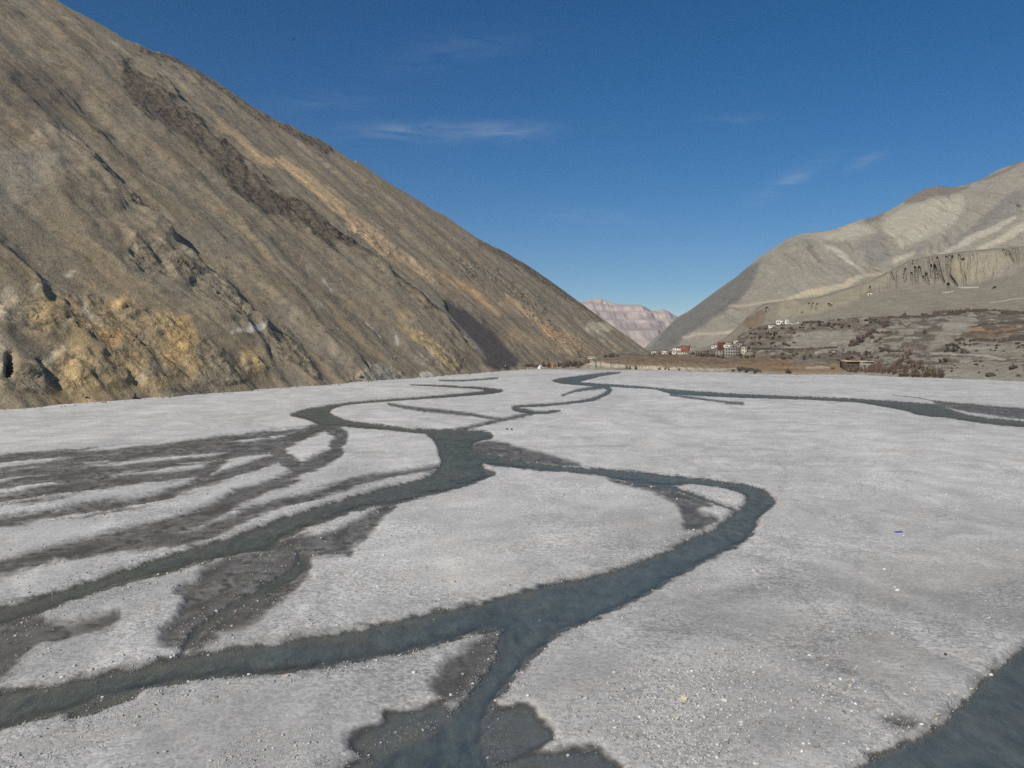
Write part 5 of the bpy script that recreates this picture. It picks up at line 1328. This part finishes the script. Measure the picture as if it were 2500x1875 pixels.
for (x, y, w, h_) in ((1288, 895, 14, 9), (1300, 895, 16, 10), (1312, 895, 14, 9), (1328, 893, 14, 12), (1338, 893, 14, 10), (1366, 893, 16, 11), (1378, 893, 18, 13), (1390, 892, 20, 16), (1402, 892, 20, 18), (1412, 892, 18, 17), (1420, 893, 16, 12), (1432, 886, 14, 16)):
    ROW.append((x, y, w, h_, 'red'))
shrub_row(ROW, "at the foot of the left mountain", G3)
G4 = "dark trees on the far field edge"
ROW = []
for (x, y, w, h_) in ((1478, 873, 12, 11), (1490, 872, 12, 12), (1498, 871, 10, 14), (1508, 870, 10, 9)):
    ROW.append((x, y, w, h_, 'dark'))
shrub_row(ROW, "on the far edge of the brown fields", G4, "bare_tree", "tree")
G5 = "pink shrub hedge on the upper terrace"
shrub_row([(2284 + i * 9, 765 - i * .5, 15, 9, 'pink') for i in range(8)], "in the hedge along the upper terrace wall", G5)
ROW = []
for (x, y, w, h_) in ((2362, 760, 16, 12), (2372, 757, 20, 16), (2384, 756, 18, 16)):
    ROW.append((x, y, w, h_, 'pink'))
shrub_row(ROW, "of the three taller ones ending the terrace hedge", "taller shrubs ending the pink hedge")
shrub(2208, 774, 13, 15, 'dark', "single dark bush standing on the upper terrace edge")
shrub(2154, 776, 9, 11, 'pink', "small pinkish bush on the upper terrace edge left of the dark bush")
shrub(2160, 800, 20, 22, 'red', "reddish tree below the oblique wall on the terraced slope", None, "bare_tree", "tree")
shrub(2258, 815, 11, 12, 'dark', "isolated round dark bush on the bare terrace slope")
shrub(2308, 884, 16, 15, 'green', "dark green juniper beside the path above the thicket")
shrub(2296, 884, 12, 12, 'green', "smaller green juniper left of the one beside the path")
G6 = "dense purple brown scrub gully"
ROW = []
for (x, y, w, h_) in ((2078, 846, 16, 12), (2088, 842, 16, 14), (2098, 836, 16, 14), (2108, 828, 16, 14), (2116, 822, 16, 14), (2126, 816, 16, 12), (2134, 812, 14, 10), (2080, 838, 14, 12), (2094, 828, 14, 12), (2104, 836, 14, 12), (2138, 836, 14, 9), (2150, 832, 14, 9), (2128, 826, 14, 9)):
    ROW.append((x, y, w, h_, random.choice(['dark', 'red'])))
shrub_row(ROW, "in the scrubby gully on the terraced slope", G6)
ROW = []
for i in range(34):
    x = 1830 + random.uniform(0, 110)
    ROW.append((x, 800 + random.uniform(0, 46) + max(0, (1870 - x) * .1), random.uniform(8, 14), random.uniform(5, 9), random.choice(['dark', 'dark', 'red', 'green'])))
shrub_row(ROW, "on the hillside below the hill monastery", "scrub on the hillside below the hill monastery")
ROW = []
for i in range(34):
    x = random.uniform(1950, 2200)
    ROW.append((x, 778 + (2200 - x) * .04 + random.uniform(-2, 18), random.uniform(8, 14), random.uniform(4, 8), random.choice(['dark', 'red', 'green'])))
shrub_row(ROW, "along the upper terrace edge left of the hedge", "scrub along the upper terrace edge")
ROW = []
for i in range(46):
    x = random.uniform(1830, 2200)
    ROW.append((x, random.uniform(854, 880), random.uniform(7, 15), random.uniform(4, 8), random.choice(['dark', 'red', 'green', 'willow'])))
shrub_row(ROW, "on the low terraces above the brown fields", "low shrubs on the terraces above the fields")
ROW = []
for i in range(36):
    ROW.append((random.uniform(2310, 2500), random.choice([random.uniform(838, 862), random.uniform(880, 918)]), random.uniform(6, 12), random.uniform(3, 7), random.choice(['dark', 'green'])))
shrub_row(ROW, "scattered on the grey slope at the right border", "shrubs on the grey slope at the right border")
shrub_row([(random.uniform(2308, 2356), random.uniform(842, 861), random.uniform(9, 14), random.uniform(6, 9), random.choice(['dark', 'green'])) for i in range(14)], "in the clump just above the path", "shrub clump above the path")
G11 = "bushes along the field bank"
ROW = []
for (x, y, w, h_) in ((1530, 899, 6, 11), (1538, 900, 6, 9), (1552, 901, 8, 12), (1610, 902, 6, 9), (1624, 903, 6, 8), (1632, 903, 6, 9), (1658, 904, 5, 7), (1790, 906, 9, 7), (1806, 906, 12, 9), (1822, 908, 14, 8), (1844, 910, 12, 7), (1922, 911, 12, 13), (1928, 912, 12, 10)):
    ROW.append((x, y, w, h_, 'dark'))
shrub_row(ROW, "along the low bank between gravel and fields", G11)
shrub_row([(1598, 866, 9, 8, 'dark'), (1612, 866, 8, 7, 'red'), (1636, 867, 9, 9, 'dark'), (1692, 866, 9, 10, 'dark'), (1704, 869, 14, 9, 'red'), (1716, 870, 15, 10, 'dark'), (1728, 871, 14, 10, 'red'), (1740, 871, 14, 11, 'dark'), (1752, 872, 12, 9, 'red'), (1764, 873, 12, 9, 'dark'), (1810, 874, 13, 9, 'red'), (1824, 874, 14, 10, 'dark'), (1838, 872, 14, 9, 'red'), (1730, 852, 10, 9, 'dark'), (1828, 852, 10, 9, 'dark')],
          "among the village houses", "bare trees among the village houses", "bare_tree", "tree")
shrub_row([(1272 + i * 11.5, 897 - (i % 3), 15, 7 + (i * 5) % 4, 'red' if i % 3 else 'willow') for i in range(13)], "in the front row by the two tents", "low shrubs by the tents")
shrub(2034, 901, 14, 6, 'dark', "dark bush lying in the ochre field left of the flat roofed house")

# ------------------------------------------------------------------ a bird high over the valley
bd = 120.0
bl = P(718, 98, bd)
r_ = empty("bird", bl, .5); r_.scale = (.75, .75, .75)
M_BIRD = mat_plain("bird_feathers", lin(38, 34, 32), .2, 5, .9)
nb_, nk = 9, 8
bv, bf = [], []
for i in range(nb_):
    f = i / (nb_ - 1); rr = .085 * math.sin(math.pi * min(1, f * .92 + .05)) ** .7 * (1 - .35 * f) + .008
    for k in range(nk):
        a_ = 2 * math.pi * k / nk
        bv.append((math.cos(a_) * rr, .28 - .56 * f, math.sin(a_) * rr * .9))
for i in range(nb_ - 1):
    for k in range(nk): bf.append((i * nk + k, i * nk + (k + 1) % nk, (i + 1) * nk + (k + 1) % nk, (i + 1) * nk + k))
mesh_obj("body", bv, bf, M_BIRD, r_, smooth=True)
mesh_obj("tail", [(-.03, -.25, .01), (.03, -.25, .01), (.08, -.46, .0), (-.08, -.46, 0), (-.03, -.25, -.01), (.03, -.25, -.01), (.08, -.46, -.012), (-.08, -.46, -.012)], [(0, 1, 2, 3), (7, 6, 5, 4), (0, 4, 5, 1), (2, 6, 7, 3), (1, 5, 6, 2), (3, 7, 4, 0)], M_BIRD, r_)
for s_ in (-1, 1):
    w0 = [(s_ * .05, .14, .03), (s_ * .05, -.12, .03), (s_ * .16, -.14, .30), (s_ * .18, .17, .32), (s_ * .22, -.05, .62), (s_ * .22, .06, .62)]
    w1 = [(x_ + s_ * .015, y_, z_ - .006) for (x_, y_, z_) in w0]
    mesh_obj("wing", w0 + w1, [(0, 1, 2, 3), (3, 2, 4, 5), (9, 8, 7, 6), (11, 10, 8, 9), (0, 6, 7, 1), (1, 7, 8, 2), (2, 8, 10, 4), (4, 10, 11, 5), (5, 11, 9, 3), (3, 9, 6, 0)], M_BIRD, r_)
tag(r_, "small dark bird with raised wings flying in the blue sky", "bird")

# ------------------------------------------------------------------ the air of the valley
t = NT("valley_haze")
pv = t.node("ShaderNodeVolumePrincipled")
pv.inputs["Color"].default_value = (.80, .88, 1, 1)
pv.inputs["Density"].default_value = 3.4e-5
pv.inputs["Anisotropy"].default_value = .2
t.l.new(pv.outputs[0], t.out.inputs["Volume"])
hz = boxes("haze", [(-4200, 4200, -120, 10500, -3, 1100)], t.m)
stuff(hz, "thin bluish haze filling the valley air", "haze")
